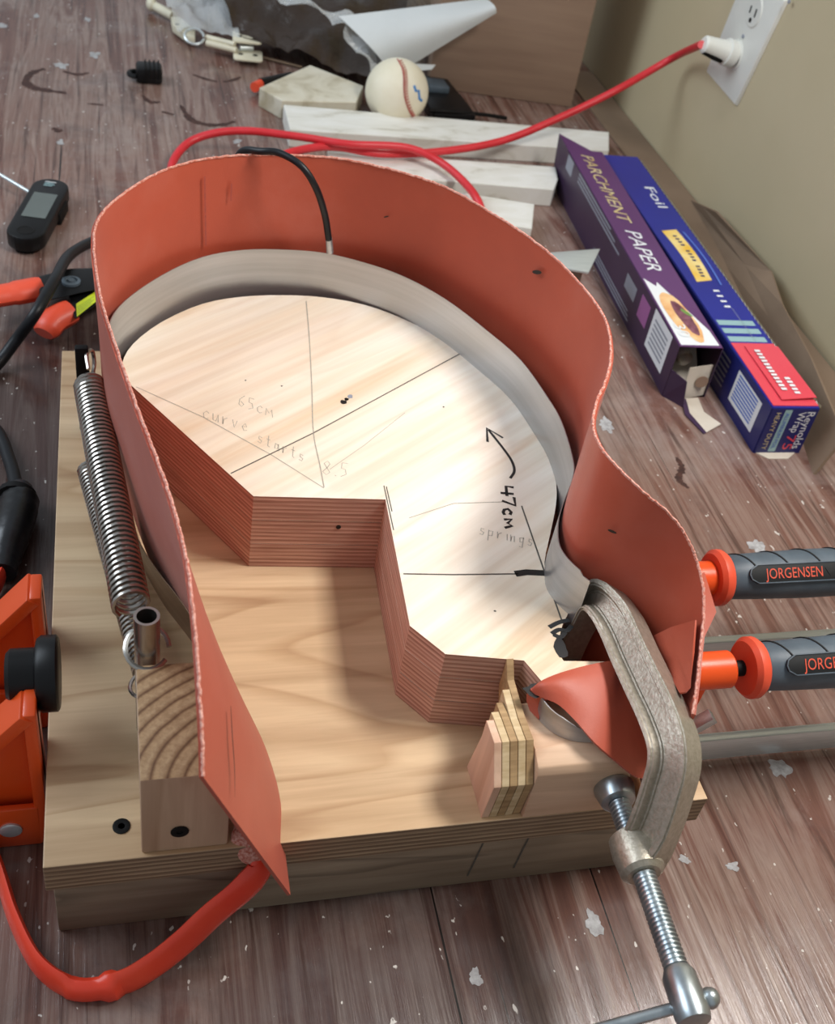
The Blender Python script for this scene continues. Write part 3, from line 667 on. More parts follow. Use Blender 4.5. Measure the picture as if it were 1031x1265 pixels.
# ------------------------------------------------------------------ bar clamps with rubber handles
def bar_clamp(y, xj, xh, xend, label, letters, pad, z=90, gap=14):
    t = thing('bar_clamp', (xj, y, 0), label, 'clamp', None)
    b = B(); b.box(-26, 640, y-3, y+3, 8, 27, .8); obj('bar', b, M['bar'], t, 'steel bar')
    # sliding jaw: ring round the bar, slanted arm, threaded barrel
    b = B(); b.box(xj-6, xj+16, y-8, y+8, 3, 32, 2)
    b.prism([(xj-2, y-7, 30), (xj+14, y-7, 30), (xj+14, y+7, 30), (xj-2, y+7, 30)], [(xj+2, y-6, 84), (xj+16, y-6, 84), (xj+16, y+6, 84), (xj+2, y+6, 84)], 1.5)
    b.lathe([(9, 0), (10.5, 1), (10.5, xh-xj-1-gap), (9.5, xh-xj-gap)], (xj+2, y, z), (1, 0, 0), 22)
    obj('sliding_jaw', b, M['orange'], t)
    b = B(); b.lathe([(4.5, 0), (4.5, 18)], (xh-14, y, z), (1, 0, 0), 14); obj('screw', b, M['blackm'], t)
    xp = 297 if y > 100 else 301.5
    b = B(); b.lathe([(9, 0), (12, 1), (12, 7), (9, 9), (5, 10), (5, xj+2-xp)], (xp, y, z), (1, 0, 0), 20); obj('jaw_pad', b, M['black'], t, 'black jaw pad')
    b = B(); b.prism([(xj+15, y-4, 34), (xj+32, y-4, 50), (xj+36, y-4, 46), (xj+19, y-4, 30)], [(xj+15, y+4, 34), (xj+32, y+4, 50), (xj+36, y+4, 46), (xj+19, y+4, 30)], .6); obj('release_plate', b, M['bar'], t)
    b = B(); b.lathe([(6, -4), (15, -3.5), (17.3, -1), (17.3, 2.5), (15.5, 5), (12.5, 5.2)], (xh, y, z), (1, 0, 0), 32); obj('collar', b, M['orange_rub'], t)
    prof = [(11.5, 4), (13.5, 7), (14.2, 25), (15.2, 60), (15, 90), (13.5, 118), (12, 128), (6, 131)]
    b = B(); b.lathe(prof, (xh, y, z), (1, 0, 0), 32); g = obj('handle', b, M['grip'], t)
    def R(h):
        for (r0, h0), (r1, h1) in zip(prof, prof[1:]):
            if h0 <= h <= h1: return r0+(r1-r0)*(h-h0)/(h1-h0)
        return prof[-1][0]
    for h0 in (20, 42, 64, 86, 108):
        b = B(); L = []
        for k in range(15):
            a = math.radians(150-k*9); h = h0+7-17*(k/14)**.8      # around the top, slanting
            L.append(V((xh+h, y+R(h)*1.005*math.cos(a)*1.0, z+R(h)*1.005*math.sin(a))))
        b.tube(L, .65, 6); obj('grip_groove', b, M['groove'], g)
    # raised label panel facing up and to the front
    al = math.radians(-118 if 0 else 232)
    nv = V((0, -math.cos(math.radians(50)), math.sin(math.radians(50)))); xv = V((1, 0, 0)); yv = V((0, nv.z, -nv.y))
    yv = nv.cross(xv)
    o = V((xh, y, z))+nv*14.2
    def pt(u, v, e): return o+xv*u+yv*v+nv*e
    rim = [(20, -5.6), (15.5, -3), (14.5, 0), (15.5, 3), (20, 5.6), (96, 5.6), (100, 0), (96, -5.6)]
    b = B(); b.prism([pt(u, v, -5) for u, v in rim], [pt(u, v, 1.2) for u, v in rim], .5); obj('label_panel', b, M['groove'], g)
    b = B(); b.tube([pt(u, v, 1.2) for u, v in rim], .5, 6, closed=True); obj('panel_rim', b, M['grip'], g)
    text('lettering', 'JORGENSEN', pt(24.5, -3.1, 1.35), xv, yv, 6.2, letters, g, 39, .15)
    # fixed jaw on the left side of the board
    q = [(-34, 2), (-2, 2), (-2, 102), (-7, 104), (-58, 44), (-58, 20)]
    q2 = [(-34, 8), (-9, 8), (-9, 98), (-52, 40), (-52, 26)]
    b = B(); b.prism([(x, y-3, zz) for x, zz in q], [(x, y+3, zz) for x, zz in q], .8)
    b.prism([(-8, y-11, 2), (-2, y-11, 2), (-2, y+11, 2), (-8, y+11, 2)], [(-8, y-9, 104), (-2, y-9, 104), (-2, y+9, 104), (-8, y+9, 104)], 1.2)
    b.prism([(-62, y-10, 40), (-56, y-10, 36), (-56, y+10, 36), (-62, y+10, 40)], [(-9, y-10, 104), (-3, y-10, 100), (-3, y+10, 100), (-9, y+10, 104)], 1)
    b.prism([(-60, y-10, 0), (-5, y-10, 0), (-5, y+10, 0), (-60, y+10, 0)], [(-60, y-10, 5), (-5, y-10, 5), (-5, y+10, 5), (-60, y+10, 5)], 1)
    b.box(-60, -6, y-11, y-7, 1, 33, 1)
    fj = obj('fixed_jaw', b, M['orange'], t)
    b = B(); b.lathe([(5.5, 0), (5.5, 1), (4.5, 1.6)], (-20, y-11, 17), (0, -1, 0), 18); obj('rivet', b, M['bar'], fj)
    if pad:
        b = B(); c = at(60, 832, 100)
        b.lathe([(17, 0), (18.5, 1), (18.5, 8), (17, 10), (13, 11), (13, 22), (11, 24), (4, 24)], (c.x+5, c.y, c.z), (-1, 0, 0), 28); obj('pad', b, M['black'], t, 'black plastic pad')
    return t
bar_clamp(137, 335, 386, 0, 'orange bar clamp with dark rubber handle, the farther one from the bench front', M['ink_orange'], False, 85, 5)
bar_clamp(63, 331, 372, 0, 'orange bar clamp with dark rubber handle, nearer the C clamp screw', M['ink_orange'], True)

# ------------------------------------------------------------------ temperature probe lead over the blanket
pr = thing('temperature_probe', tuple(at(407, 303, 150)), 'thin black probe cable hooked over the far rim of the blanket', 'cable')
P = spline([at(288, 220, 190)+V((0, 14, 0)), at(300, 191, 212)+V((0, 5, 0)), at(322, 187, 219), at(345, 189, 221), at(372, 205, 218), at(390, 232, 205), at(401, 265, 184), at(406, 296, 165)], 8)
b = B(); b.tube(P, 2.3, 10); obj('cable', b, M['cordblk'], pr)
b = B(); b.tube([at(406, 294, 166), at(407.5, 312, 155)], 2.4, 12); obj('probe_tip', b, M['steel'], pr, 'bare metal tip')

# ------------------------------------------------------------------ left side of the bench
P = spline([at(150, 288, 10), at(118, 297, 14), at(86, 315, 30), at(68, 345, 46), at(45, 385, 44), at(20, 420, 20), at(-8, 455, 6), at(-60, 500, 5), at(-8, 528, 6), at(12, 570, 9), at(21, 606, 13)], 8)
b = B(); b.tube(P, 4.6, 12)
obj('power_cord', b, M['cordblk'], None, 'thick black power cord running over the spring clamp handles at left', 'cord')
tj = thing('taped_joint', tuple(at(10, 650, 0)), 'cable joint wrapped in shiny black tape at left edge of bench', 'cable joint')
P = [at(24, 602, 14), at(24, 620, 15), at(20, 640, 15), at(13, 660, 14), at(6, 685, 12), at(2, 708, 11)]
b = B(); b.tube(spline(P, 5), [7+5.5*math.sin(min(1, i/6)*1.5)+1.3*mnoise.noise(V((i*.7, 0, 0)))-max(0, i-15)*.35 for i in range(26)], 16, up=(0, 0, 1)); obj('tape_wrap', b, M['tape'], tj)
b = B(); b.tube(spline([at(22, 612, 15), at(20, 618, 15)], 3), 12.9, 16); obj('tape_layer', b, M['blackm'], tj)
# spring clamp
sc = thing('spring_clamp', tuple(at(80, 360, 0)), 'black spring clamp with orange vinyl grips and a lime label', 'clamp')
b = B(); b.tube(spline([at(-15, 368, 22), at(20, 362, 23), at(52, 356, 24)], 6), [11]*6+[12]*6+[11], 12, up=(0, 0, 1), flat=.75); obj('grip', b, M['orange_rub'], sc)
b = B(); b.tube(spline([at(54, 412, 12), at(66, 396, 17), at(88, 384, 20)], 6), [8.5, 10.5, 11.5, 12, 12, 12, 12, 12, 12, 12, 12, 11.5, 11], 12, up=(0, 0, 1), flat=.75); obj('grip', b, M['orange_rub'], sc)
b = B()
b.prism([at(46, 342, 12), at(85, 332, 12), at(150, 330, 12), at(150, 352, 12), at(100, 362, 12), at(50, 374, 12)], [at(46, 342, 30), at(85, 332, 30), at(150, 330, 30), at(150, 352, 30), at(100, 362, 30), at(50, 374, 30)], 2)
b.prism([at(84, 362, 8), at(118, 350, 8), at(150, 344, 8), at(150, 360, 8), at(122, 375, 8), at(92, 395, 8)], [at(84, 362, 25), at(118, 350, 25), at(150, 344, 25), at(150, 360, 25), at(122, 375, 25), at(92, 395, 25)], 2)
obj('body', b, M['black'], sc)
c = at(88, 349, 30); b = B(); b.lathe([(7.5, 0), (7.5, 2), (5, 2.5), (4.5, 1), (3, 1), (2.5, 3), (0.5, 3)], c, (0, 0, 1), 20); obj('pivot', b, M['grip'], sc)
lb = patch('label', [at(94, 376, 26), at(119, 360, 26), at(120, 372, 26), at(95, 392, 26)], M['lime'], sc, .5, 'lime green sticker')
for k in range(4):
    a0 = at(96, 379.5+k*2.6, 26.6); a1 = at(117, 365.5+k*2.0, 26.6); b = B(); b.ribbon([a0, a0.lerp(a1, .8 if k % 2 else .95)], .4, .1); obj('small_print', b, M['greenp'], lb, smooth=False)
# folding thermometer
A0, A1 = at(62, 235, 14), at(33, 288, 14); dx = (A1-A0); L = dx.length; dx.normalize(); dy = V((-dx.y, dx.x, 0))
th = thing('food_thermometer', ((A0.x+A1.x)/2, (A0.y+A1.y)/2, 0), 'black folding thermometer with grey screen and steel probe at left', 'thermometer')
def tp(u, v, z): return A0+dx*u+dy*v+V((0, 0, z-14))
R_ = 17
out = [tp(R_*math.cos(math.radians(a))*-1 if 0 else -R_*math.cos(math.radians(a)), R_*math.sin(math.radians(a)), 0) for a in range(-90, 91, 15)]+[tp(L+R_*math.cos(math.radians(a)), R_*math.sin(math.radians(a)), 0) for a in range(90, -91, -15)]
b = B(); b.prism([(p.x, p.y, 4) for p in out], [(p.x, p.y, 18) for p in out], 2.5); obj('case', b, M['black'], th)
b = B(); b.prism([(p.x, p.y, 0) for p in [tp(10, 10, 0), tp(40, 10, 0), tp(40, 19, 0), tp(10, 19, 0)]], [(p.x, p.y, 12) for p in [tp(10, 10, 0), tp(40, 10, 0), tp(40, 19, 0), tp(10, 19, 0)]], 2); obj('foot', b, M['blackm'], th)
b = B(); b.prism([(p.x, p.y, 0) for p in [tp(80, -8, 0), tp(98, -8, 0), tp(98, 8, 0), tp(80, 8, 0)]], [(p.x, p.y, 6) for p in [tp(80, -8, 0), tp(98, -8, 0), tp(98, 8, 0), tp(80, 8, 0)]], 2); obj('foot', b, M['blackm'], th)
patch('screen', [tp(L*.18, -10.5, 18), tp(L*.18, 11, 18), tp(L*.74, 11, 18), tp(L*.74, -10.5, 18)], M['lcd'], th, .4, 'grey display')
c = tp(L+2, 0, 18); b = B(); b.lathe([(8, .2), (7, .5), (6, -.1), (.5, -.1)], c, (0, 0, 1), 20); obj('hang_hole', b, M['blackm'], th)
text('lettering', 'TEMP', tp(-12, 8, 18), dx, -dy, 6, M['tealp'], th, 16, .4) if 0 else None
for k in range(4):
    b = B(); b.ribbon([tp(-8+k*2.6, -6, 18), tp(-8+k*2.6, 4-(k % 2)*2, 18)], 1.2, .4); obj('print_mark', b, M['tealp'] if k else M['whitep'], th, smooth=False)
b = B(); b.tube([tp(4, 16 if dy.x < 0 else -16, 10), at(-30, 198, 14)], 1.7, 10); obj('probe', b, M['bar'], th, 'thin steel probe')
# small black cord clip
c = at(183, 99, 0); ck = thing('black_clip', tuple(c), 'small black plastic cord clip alone on the bare bench', 'clip')
b = B(); b.box(c.x-14, c.x+16, c.y-14, c.y+14, 0, 18, 4); obj('clip_body', b, M['black'], ck)
for k in range(4):
    b = B(); b.box(c.x-4+k*5, c.x-2+k*5, c.y-15, c.y+13, 6, 19.5, .6); obj('rib', b, M['blackm'], ck)
b = B(); b.tube(arc((c.x-14, c.y-4, 8), 8, 60, 270, 10, 'xy'), 3, 8); obj('hook', b, M['black'], ck)

# ------------------------------------------------------------------ red extension cord and outlet
ec = thing('mains_cable', tuple(at(560, 188, 0)), 'red extension cable arching from the wall outlet over the marble strips', 'cable')
P = spline([atx(866, 55, 640), at(830, 72, 120), at(760, 112, 85), at(690, 146, 55), at(620, 174, 34), at(545, 187, 27), at(470, 190, 27), at(410, 181, 30), at(360, 188, 32), at(330, 204, 30), at(300, 222, 22)], 8)
b = B(); b.tube(P, 4.2, 12); obj('cord_run', b, M['cordred'], ec)
P = spline([at(225, 245, 5), at(212, 215, 7), at(216, 195, 12), at(235, 175, 20), at(268, 164, 28), at(310, 162, 32), at(370, 169, 34), at(430, 178, 38), at(500, 182, 38), at(540, 198, 33), at(570, 222, 30), at(590, 248, 27), at(600, 280, 8)], 8)
b = B(); b.tube(P, 4.2, 12); obj('cord_loop', b, M['cordred'], ec)
X = 687
op = thing('wall_outlet', (X, 826, 122), 'white duplex wall outlet with oversized cover plate on tan wall', 'outlet')
plq = [atx(875, 90, X), atx(911, 132, X), atx(975, 0, X), atx(936, -62, X)]
cen = sum(plq, V())/4
b = B(); b.prism(plq, [p.lerp(cen, .035)+V((-4.5, 0, 0)) for p in plq], .8); obj('cover_plate', b, M['white_pl'], op)
rc = [atx(908, 68, X-4), atx(932, 14, X-4)]
for k, c in enumerate(rc):
    b = B(); b.lathe([(16, 0), (16, 1.2), (15, 1.8), (14, 1.8)], c, (-1, 0, 0), 24); r_ = obj('receptacle', b, M['white_pl'], op)
    if k:
        for dy_, hh in ((-6, 8), (6, 7)):
            b = B(); b.box(c.x-2.4, c.x-1.2, c.y+dy_-.9, c.y+dy_+.9, c.z-hh/2, c.z+hh/2); obj('slot', b, M['blackm'], r_)
        b = B(); b.lathe([(2.4, 1.2), (2.4, 2.4)], c+V((0, 0, -9)), (-1, 0, 0), 12); obj('slot', b, M['blackm'], r_)
for q in ((975, 2), (918, 45)):
    b = B(); b.lathe([(2, 0), (2, 1.2)], atx(*q, X-4.5), (-1, 0, 0), 10); obj('plate_screw', b, M['greyp'], op)
pl = rc[0]; tip = atx(868, 54, 642); ax = (tip-pl).normalized(); LL = (tip-pl).length
b = B(); b.lathe([(13, 2), (14, 3), (14, 13), (12, 14)], pl, ax, 24)
b.lathe([(12, 14), (11, 18), (9.5, LL-8), (9, LL-2), (7, LL)], pl, ax, 24); plg = obj('plug', b, M['white_pl'], ec, 'white plug')
b = B(); u = V((0, -.5, -.87)); 
b.tube([pl+ax*17+u*8, pl+ax*(LL*.6)+u*7.5, pl+ax*(LL-2)+u*5], 5, 10); obj('plug_grip', b, M['blackm'], plg)

# ------------------------------------------------------------------ cartons by the wall
def frame_box(name, c, d, w, h, L, label, cat):
    """c: near lower left corner, d: unit direction away; returns thing and point function (u across, v up, s along)"""
    t = thing(name, (c.x, c.y, 0), label, cat); r = V((d.y, -d.x, 0))
    return t, (lambda u, v, s: c+r*u+V((0, 0, v))+d*s)
def carton(t, f, w, h, L, mats, th=.8, open_front=False):
    def face(nm, q, m):
        b = B(); b.grid([[q[0], q[1]], [q[3], q[2]]], th); return obj(nm, b, m, t, smooth=False)
    P = {}
    P['left'] = face('side_panel', [f(0, 0, 0), f(0, 0, L), f(0, h, L), f(0, h, 0)], mats[0])
    P['right'] = face('side_panel', [f(w, 0, 0), f(w, h, 0), f(w, h, L), f(w, 0, L)], mats[0])
    P['top'] = face('top_panel', [f(0, h, 0), f(0, h, L), f(w, h, L), f(w, h, 0)], mats[1])
    P['bottom'] = face('bottom_panel', [f(0, 0, 0), f(w, 0, 0), f(w, 0, L), f(0, 0, L)], mats[2])
    P['back'] = face('end_panel', [f(0, 0, L), f(w, 0, L), f(w, h, L), f(0, h, L)], mats[0])
    if not open_front: P['front'] = face('end_panel', [f(0, 0, 0), f(0, h, 0), f(w, h, 0), f(w, 0, 0)], mats[3])
    return P
# purple carton
hp = 51; c0 = at(822, 493, 0); cf = at(689, 246, 0)
c0 = at(818, 489, 0); far = at(691, 167, hp); d = V((far.x-c0.x, far.y-c0.y, 0)); Lp = d.length-38; d.normalize()
wp = 39
t, f = frame_box('parchment_carton', c0, d, wp, hp, Lp, 'purple parchment paper carton with open torn end and flatbread picture', 'carton')
P = carton(t, f, wp, hp, Lp, [M['plum'], M['purple'], M['board_in'], M['purple']], open_front=True)
# tear-off end: lower lining, torn flaps, dark inside
b = B(); b.grid([[f(3, 2, 8), f(wp-3, 2, 8)], [f(3, hp-4, 60), f(wp-3, hp-4, 60)]], .6); obj('inside_lining', b, M['board_in'], t)
b = B(); b.grid([[f(0, 0, 0), f(0, hp*.55, 0)], [f(14, 0, -16), f(10, hp*.5, -14)]], .7); obj('end_flap', b, M['plum'], t)
b = B(); b.grid([[f(14, 1, -6), f(wp, 1, 2)], [f(15, hp*.62, -2), f(wp, hp*.62, 4)]], .7); obj('end_flap', b, M['board_in'], t)
b = B(); b.grid([[f(16, 3, -8), f(30, 3, -6)], [f(16, 1, -26), f(30, 1, -24)], [f(22, .6, -52), f(40, .6, -40)]], .7); obj('torn_flap', b, M['board_in'], t)
b = B(); b.grid([[f(14, 3, -9), f(18, 3, -8)], [f(11, 1, -28), f(16, 1, -26)], [f(19, .6, -54), f(22, .6, -52)]], .7); obj('torn_flap', b, M['plum'], t)
b = B(); b.lathe([(7, 0), (7, 220), (5.6, 220), (5.6, 0)], f(15, hp*.62, 12), d, 18, cap=False); obj('paper_roll', b, M['board_in'], t)
b = B(); b.lathe([(6, 0), (6, .4)], f(30, hp*.35, -2.4), -d, 18); obj('print_dot', b, M['cardboard'], t)
tp_ = P['top']; sd = P['left']
b = B(); b.grid([[f(0, 0, Lp), f(0, hp, Lp)], [f(0, 4, Lp+30), f(-1, hp+2, Lp+38)]], .7); obj('end_flap', b, M['plum'], t)
b = B(); b.grid([[f(0, hp, Lp), f(wp*.75, hp, Lp)], [f(-1, hp+2, Lp+38), f(4, hp+1, Lp+34)]], .7); obj('end_flap', b, M['purple'], t)
r = V((d.y, -d.x, 0))
text('lettering', 'PARCHMENT', f(11, hp, Lp*.97), -d, r, 13, M['goldp'], tp_, Lp*.40, .9, shear=.25)
text('lettering', 'PAPER', f(11, hp, Lp*.53), -d, r, 15, M['whitep'], tp_, Lp*.20, .9, shear=.25)
patch('picture_ground', [f(1.5, hp, 2), f(1.5, hp, Lp*.29), f(10, hp, Lp*.255), f(13, hp, Lp*.275), f(wp-3, hp, 26), f(wp-2, hp, 3)], M['whitep'], tp_, .9)
def oval(cu, cs, ru, rs, m, nm, z, par, n=20, rot=0):
    b = B(); vs = []
    for k in range(n):
        a = 2*math.pi*k/n; q = 1+.12*mnoise.noise(V((math.cos(a)*2, math.sin(a)*2, cs)))
        u_, s_ = ru*q*math.cos(a), rs*q*math.sin(a)
        p = f(cu+u_*math.cos(rot)-s_*math.sin(rot), hp, cs+u_*math.sin(rot)+s_*math.cos(rot)); b.v((p.x, p.y, hp+z))
    b.bm.verts.ensure_lookup_table(); b.face(b.bm.verts[:]); obj(nm, b, m, par, smooth=False)
oval(17, Lp*.125, 11.5, Lp*.108, M['crust'], 'flatbread_print', 1.1, tp_, rot=.10)
oval(20, Lp*.12, 6, Lp*.072, M['topping'], 'topping_print', 1.2, tp_, rot=.10)
oval(24, Lp*.14, 2.3, 7, M['greenp'], 'leaf_print', 1.3, tp_, rot=.5)
text('lettering', '30', f(5, hp, 34), -d, r, 10, M['whitep'], tp_, 20, 1.4)
def side(u0, u1, v0, v1, m, nm='print_panel', par=None): return patch(nm, [f(0, v0, u0), f(0, v0, u1), f(0, v1, u1), f(0, v1, u0)], m, par or sd, .9)
bc = side(16, 62, 12, 50, M['whitep'], 'barcode')
for k in range(6):
    patch('bar', [f(0, 18+k*4.6, 22), f(0, 18+k*4.6, 56), f(0, 20+k*4.6, 56), f(0, 20+k*4.6, 22)], M['greyp'], bc, 1.2)
side(72, 96, 22, 44, M['pinkp']); side(110, 140, 26, 40, M['greyp'], 'small_print')
for k in range(3): side(110+k*3, Lp*.62, 5+k*3.5, 6.6+k*3.5, M['greyp'], 'small_print')
for k in range(3): side(Lp*.45+k*18, Lp*.86, 40+k*4, 42+k*4, M['greyp'], 'small_print')
side(Lp*.92, Lp*.98, 34, 50, M['greyp'], 'small_print')
# blue carton
hb = 46; c0 = at(930, 559, 0); farl = at(743, 192, hb); d = V((farl.x-c0.x, farl.y-c0.y, 0)); Lb = d.length; d.normalize(); wb = 42; r = V((d.y, -d.x, 0))
t2, f = frame_box('foil_carton', c0, d, wb, hb, Lb, 'blue foil wrap carton with red end panel lying nearest the wall', 'carton')
P = carton(t2, f, wb, hb, Lb, [M['navy'], M['blue'], M['board_in'], M['navy']])
tpn, sdn, fr = P['top'], P['left'], P['front']
hp = hb
def topq(u0, u1, s0, s1, m, nm='print_panel', off=.9, sk=0): return patch(nm, [f(u0, hb, s0), f(u0, hb, s1), f(u1, hb, s1+sk), f(u1, hb, s0+sk)], m, tpn, off)
b = B(); b.grid([[f(1, hb+.9, 2), f(1, hb+.9, 92)], [f(wb, hb+.9, 2), f(wb, hb+.9, 92)]], .6); rp = obj('red_panel', b, M['redp'], t2)
b = B(); b.grid([[f(11, hb+2.4, 8), f(11, hb+2, 86)], [f(wb+1, hb+3.5, 10), f(wb+1, hb+2, 86)]], .7); lf = obj('lift_flap', b, M['redp'], t2)
for k in range(3): topq(2, wb-4, 95+k*13, 103+k*13, M['tealp'], 'stripe')
for k in range(2):
    for j in range(5 if k else 12):
        patch('small_print', [f(16+k*10, hb+3.6, 78-k*40-j*5), f(16+k*10, hb+3.6, 75-k*40-j*5), f(21+k*10, hb+3.6, 75-k*40-j*5), f(21+k*10, hb+3.6, 78-k*40-j*5)], M['whitep'], lf, .5)
# yellow banner
b = B(); A_ = []; C_ = []
for k in range(9):
    s_ = Lb*(.42+.21*k/8); bend = 3*math.sin(math.pi*k/8)
    A_.append(f(9+bend, hb+.9, s_)); C_.append(f(26+bend, hb+.9, s_+4))
b.grid([A_, C_], .3); yb = obj('yellow_banner', b, M['yellowp'], t2)
for k in range(14):
    s_ = Lb*(.44+.165*k/13)
    if k in (4, 9): continue
    q = 17+3*math.sin(math.pi*k/13); patch('small_print', [f(q, hb+1.3, s_), f(q, hb+1.3, s_+2.6), f(q+4, hb+1.3, s_+2.6), f(q+4, hb+1.3, s_)], M['navy'], yb, .3)
b = B(); b.ribbon([f(32+3*math.sin(math.pi*k/8), hb+1, Lb*(.41+.22*k/8)) for k in range(9)], 2, .3); obj('blue_rule', b, M['bluep'], tpn, smooth=False)
text('lettering', 'Foil', f(24, hb, Lb*.84), -d, r, 11, M['whitep'], tpn, 46, .9)
for k in range(4): topq(20, 26, Lb*.385-k*9, Lb*.385+3-k*9, M['whitep'], 'small_print')
for k in range(22): topq(26, 27, Lb*.30-k*2.5+10, Lb*.30-k*2.5+11.2, M['greyp'], 'small_print')
# metal cutter edge along the wall side
b = B(); n = 60; A_ = []; C_ = []
for k in range(n*2+1):
    s_ = 4+(Lb-10)*k/(2*n); A_.append(f(wb+.2, hb+1.6+(0 if k % 2 else -1), s_)); C_.append(f(wb+(7 if k % 2 else 4), hb-3, s_))
b.grid([A_, C_], .5); obj('cutter_strip', b, M['spring'], t2, 'toothed metal cutter strip', smooth=False)
bc = patch('barcode', [f(0, 10, 14), f(0, 10, 62), f(0, 40, 62), f(0, 40, 14)], M['whitep'], sdn, .9)
for k in range(8): patch('bar', [f(0, 14+k*3.2, 20), f(0, 14+k*3.2, 58), f(0, 15.6+k*3.2, 58), f(0, 15.6+k*3.2, 20)], M['bluep'], bc, 1.2)
for k in range(6): patch('small_print', [f(0, 10+k*5, 78), f(0, 10+k*5, 112-(k % 3)*7), f(0, 12+k*5, 112-(k % 3)*7), f(0, 12+k*5, 78)], M['greyp'], sdn, .9)
for k, (s0, s1) in enumerate(((.38, .45), (.49, .60), (.64, .76))): patch('red_patch', [f(0, 20, Lb*s0), f(0, 20, Lb*s1), f(0, 41, Lb*s1), f(0, 41, Lb*s0)], M['redp'], sdn, .9)
# end face lettering, read from the top down
dn = V((0, 0, -1))
text('lettering', 'Reynolds', f(33, hb-3, 0), dn, r, 7, M['whitep'], fr, 38, .9)
text('lettering', 'Wrap', f(25, hb-3, 0), dn, r, 7, M['whitep'], fr, 21, .9)
text('lettering', '75', f(24, 19, 0), dn, r, 8.5, M['redp'], fr, 15, .9)
text('lettering', 'HEAVY DUTY', f(5, hb-4, 0), dn, r, 4.2, M['goldp'], fr, 38, .9)
band = patch('white_band', [f(12, 2, 0), f(18.5, 2, 0), f(18.5, hb-1, 0), f(12, hb-1, 0)], M['tealp'], fr, .9)
text('lettering', 'ALUMINUM FOIL', f(13.5, hb-4, 0), dn, r, 3.4, M['bluep'], fr, 37, 1.2)
b = B(); b.grid([[f(2, 0, -1), f(wb-4, 0, -1)], [f(10, -0.0, -9), f(wb-14, 0, -9)]], .8); obj('bent_flap', b, M['board_in'], t2)
b = B(); b.slab([(636, 330), (685, 330), (685, 1190), (640, 1190)], .1, 2.2); obj('cardboard_sheet', b, M['kraft'], None, 'flat brown cardboard sheet lying along the foot of the wall', 'cardboard', smooth=False)
# brown cardboard strip leaning at the wall
q = [(860, 250, 0), (900, 318, 0), (950, 420, 0), (1000, 530, 0), (1060, 640, 0)]
qt = [(868, 232), (925, 312), (958, 372), (990, 440), (1050, 560)]
A_ = [at(850, 246, 0), at(890, 320, 0), at(932, 405, 0), at(974, 495, 0), at(1004, 586, 0)]
C_ = [at(884, 262, 25), at(952, 335, 32), at(965, 375, 32), at(1000, 440, 34), at(1042, 540, 36)]
b = B(); b.grid([A_, [a.lerp(c, .5) for a, c in zip(A_, C_)], C_], 2.5); obj('cardboard_strip', b, M['kraft'], None, 'brown cardboard strip leaning between the blue carton and the wall', 'cardboard', smooth=False)

# ------------------------------------------------------------------ stone strips and ball
def stone(q, z, m, label, bot=0):
    P = [at(x, y, z) for x, y in q]
    b = B(); b.prism([(p.x, p.y, bot) for p in P], [(p.x, p.y, z) for p in P], 1.0)
    return obj('marble_strip', b, m, None, label, 'stone strip', None, smooth=False)
stone([(358, 160), (752, 186), (752, 163), (350, 129)], 20, M['marble'], 'longest white marble strip, directly in front of the baseball')
stone([(408, 216), (560, 224), (684, 234), (689, 221), (686, 206), (404, 186)], 20, M['marble'], 'middle white marble strip ending at the dark carton side')
stone([(420, 250), (657, 282), (660, 252), (430, 215)], 18, M['marble'], 'white marble strip nearest the blanket, half hidden behind its rim')
P = [at(x, y, 22) for x, y in [(320, 108), (348, 124), (440, 126), (449, 106), (383, 80)]]
b = B(); b.prism([(p.x, p.y, 0) for p in P], [(p.x, p.y, 22) for p in P], 1.2); obj('stone_offcut', b, M['ivory'], None, 'ivory stone offcut with pointed end left of the baseball', 'stone offcut', smooth=False)
bc_ = V((361, 985, 37)); bc_ = at(490, 113, 37)
bl = thing('baseball', (bc_.x, bc_.y, 0), 'off white baseball with red stitching and a blue ink mark', 'baseball')
b = B(); b.sphere(bc_, 37, 40, 24); obj('leather_cover', b, M['leather'], bl)
tc = (CAM_P-bc_).normalized(); rx = V((0, 0, 1)).cross(tc).normalized(); uy = tc.cross(rx)
def onball(u, v, e=0): 
    w = math.sqrt(max(0, 1-u*u-v*v)); return bc_+(rx*u+uy*v+tc*w)*(37+e)
seam = [(-.05, .86), (.12, .62), (.2, .36), (.24, .1), (.32, -.2), (.48, -.5), (.62, -.68)]
S1 = spline([(u, v, 0) for u, v in seam], 8)
for i, p in enumerate(S1):
    if i % 2 == 0:
        b = B(); b.tube([onball(p.x-.07, p.y+.07, .4), onball(p.x, p.y, .6), onball(p.x+.07, p.y+.05, .4)], .75, 5); obj('stitch', b, M['stitch'], bl)
b = B(); b.tube([onball(.5, .25, .1), onball(.58, .1, .1), onball(.66, .12, .1), onball(.72, -.1, .1), onball(.8, -.15, .1)], 1.6, 6); obj('ink_mark', b, M['blueink'], bl)
# small tool behind the offcut
c = at(322, 104, 8); b = B(); b.tube([at(314, 108, 9), at(322, 104, 9)], 6, 10); pn = thing('small_tool', tuple(at(330, 103, 0)), 'small orange tipped black tool lying behind the ivory stone', 'tool')
obj('tip', b, M['orange_rub'], pn); b = B(); b.tube([at(322, 104, 9), at(360, 96, 9)], 7, 10); obj('tool_body', b, M['black'], pn)
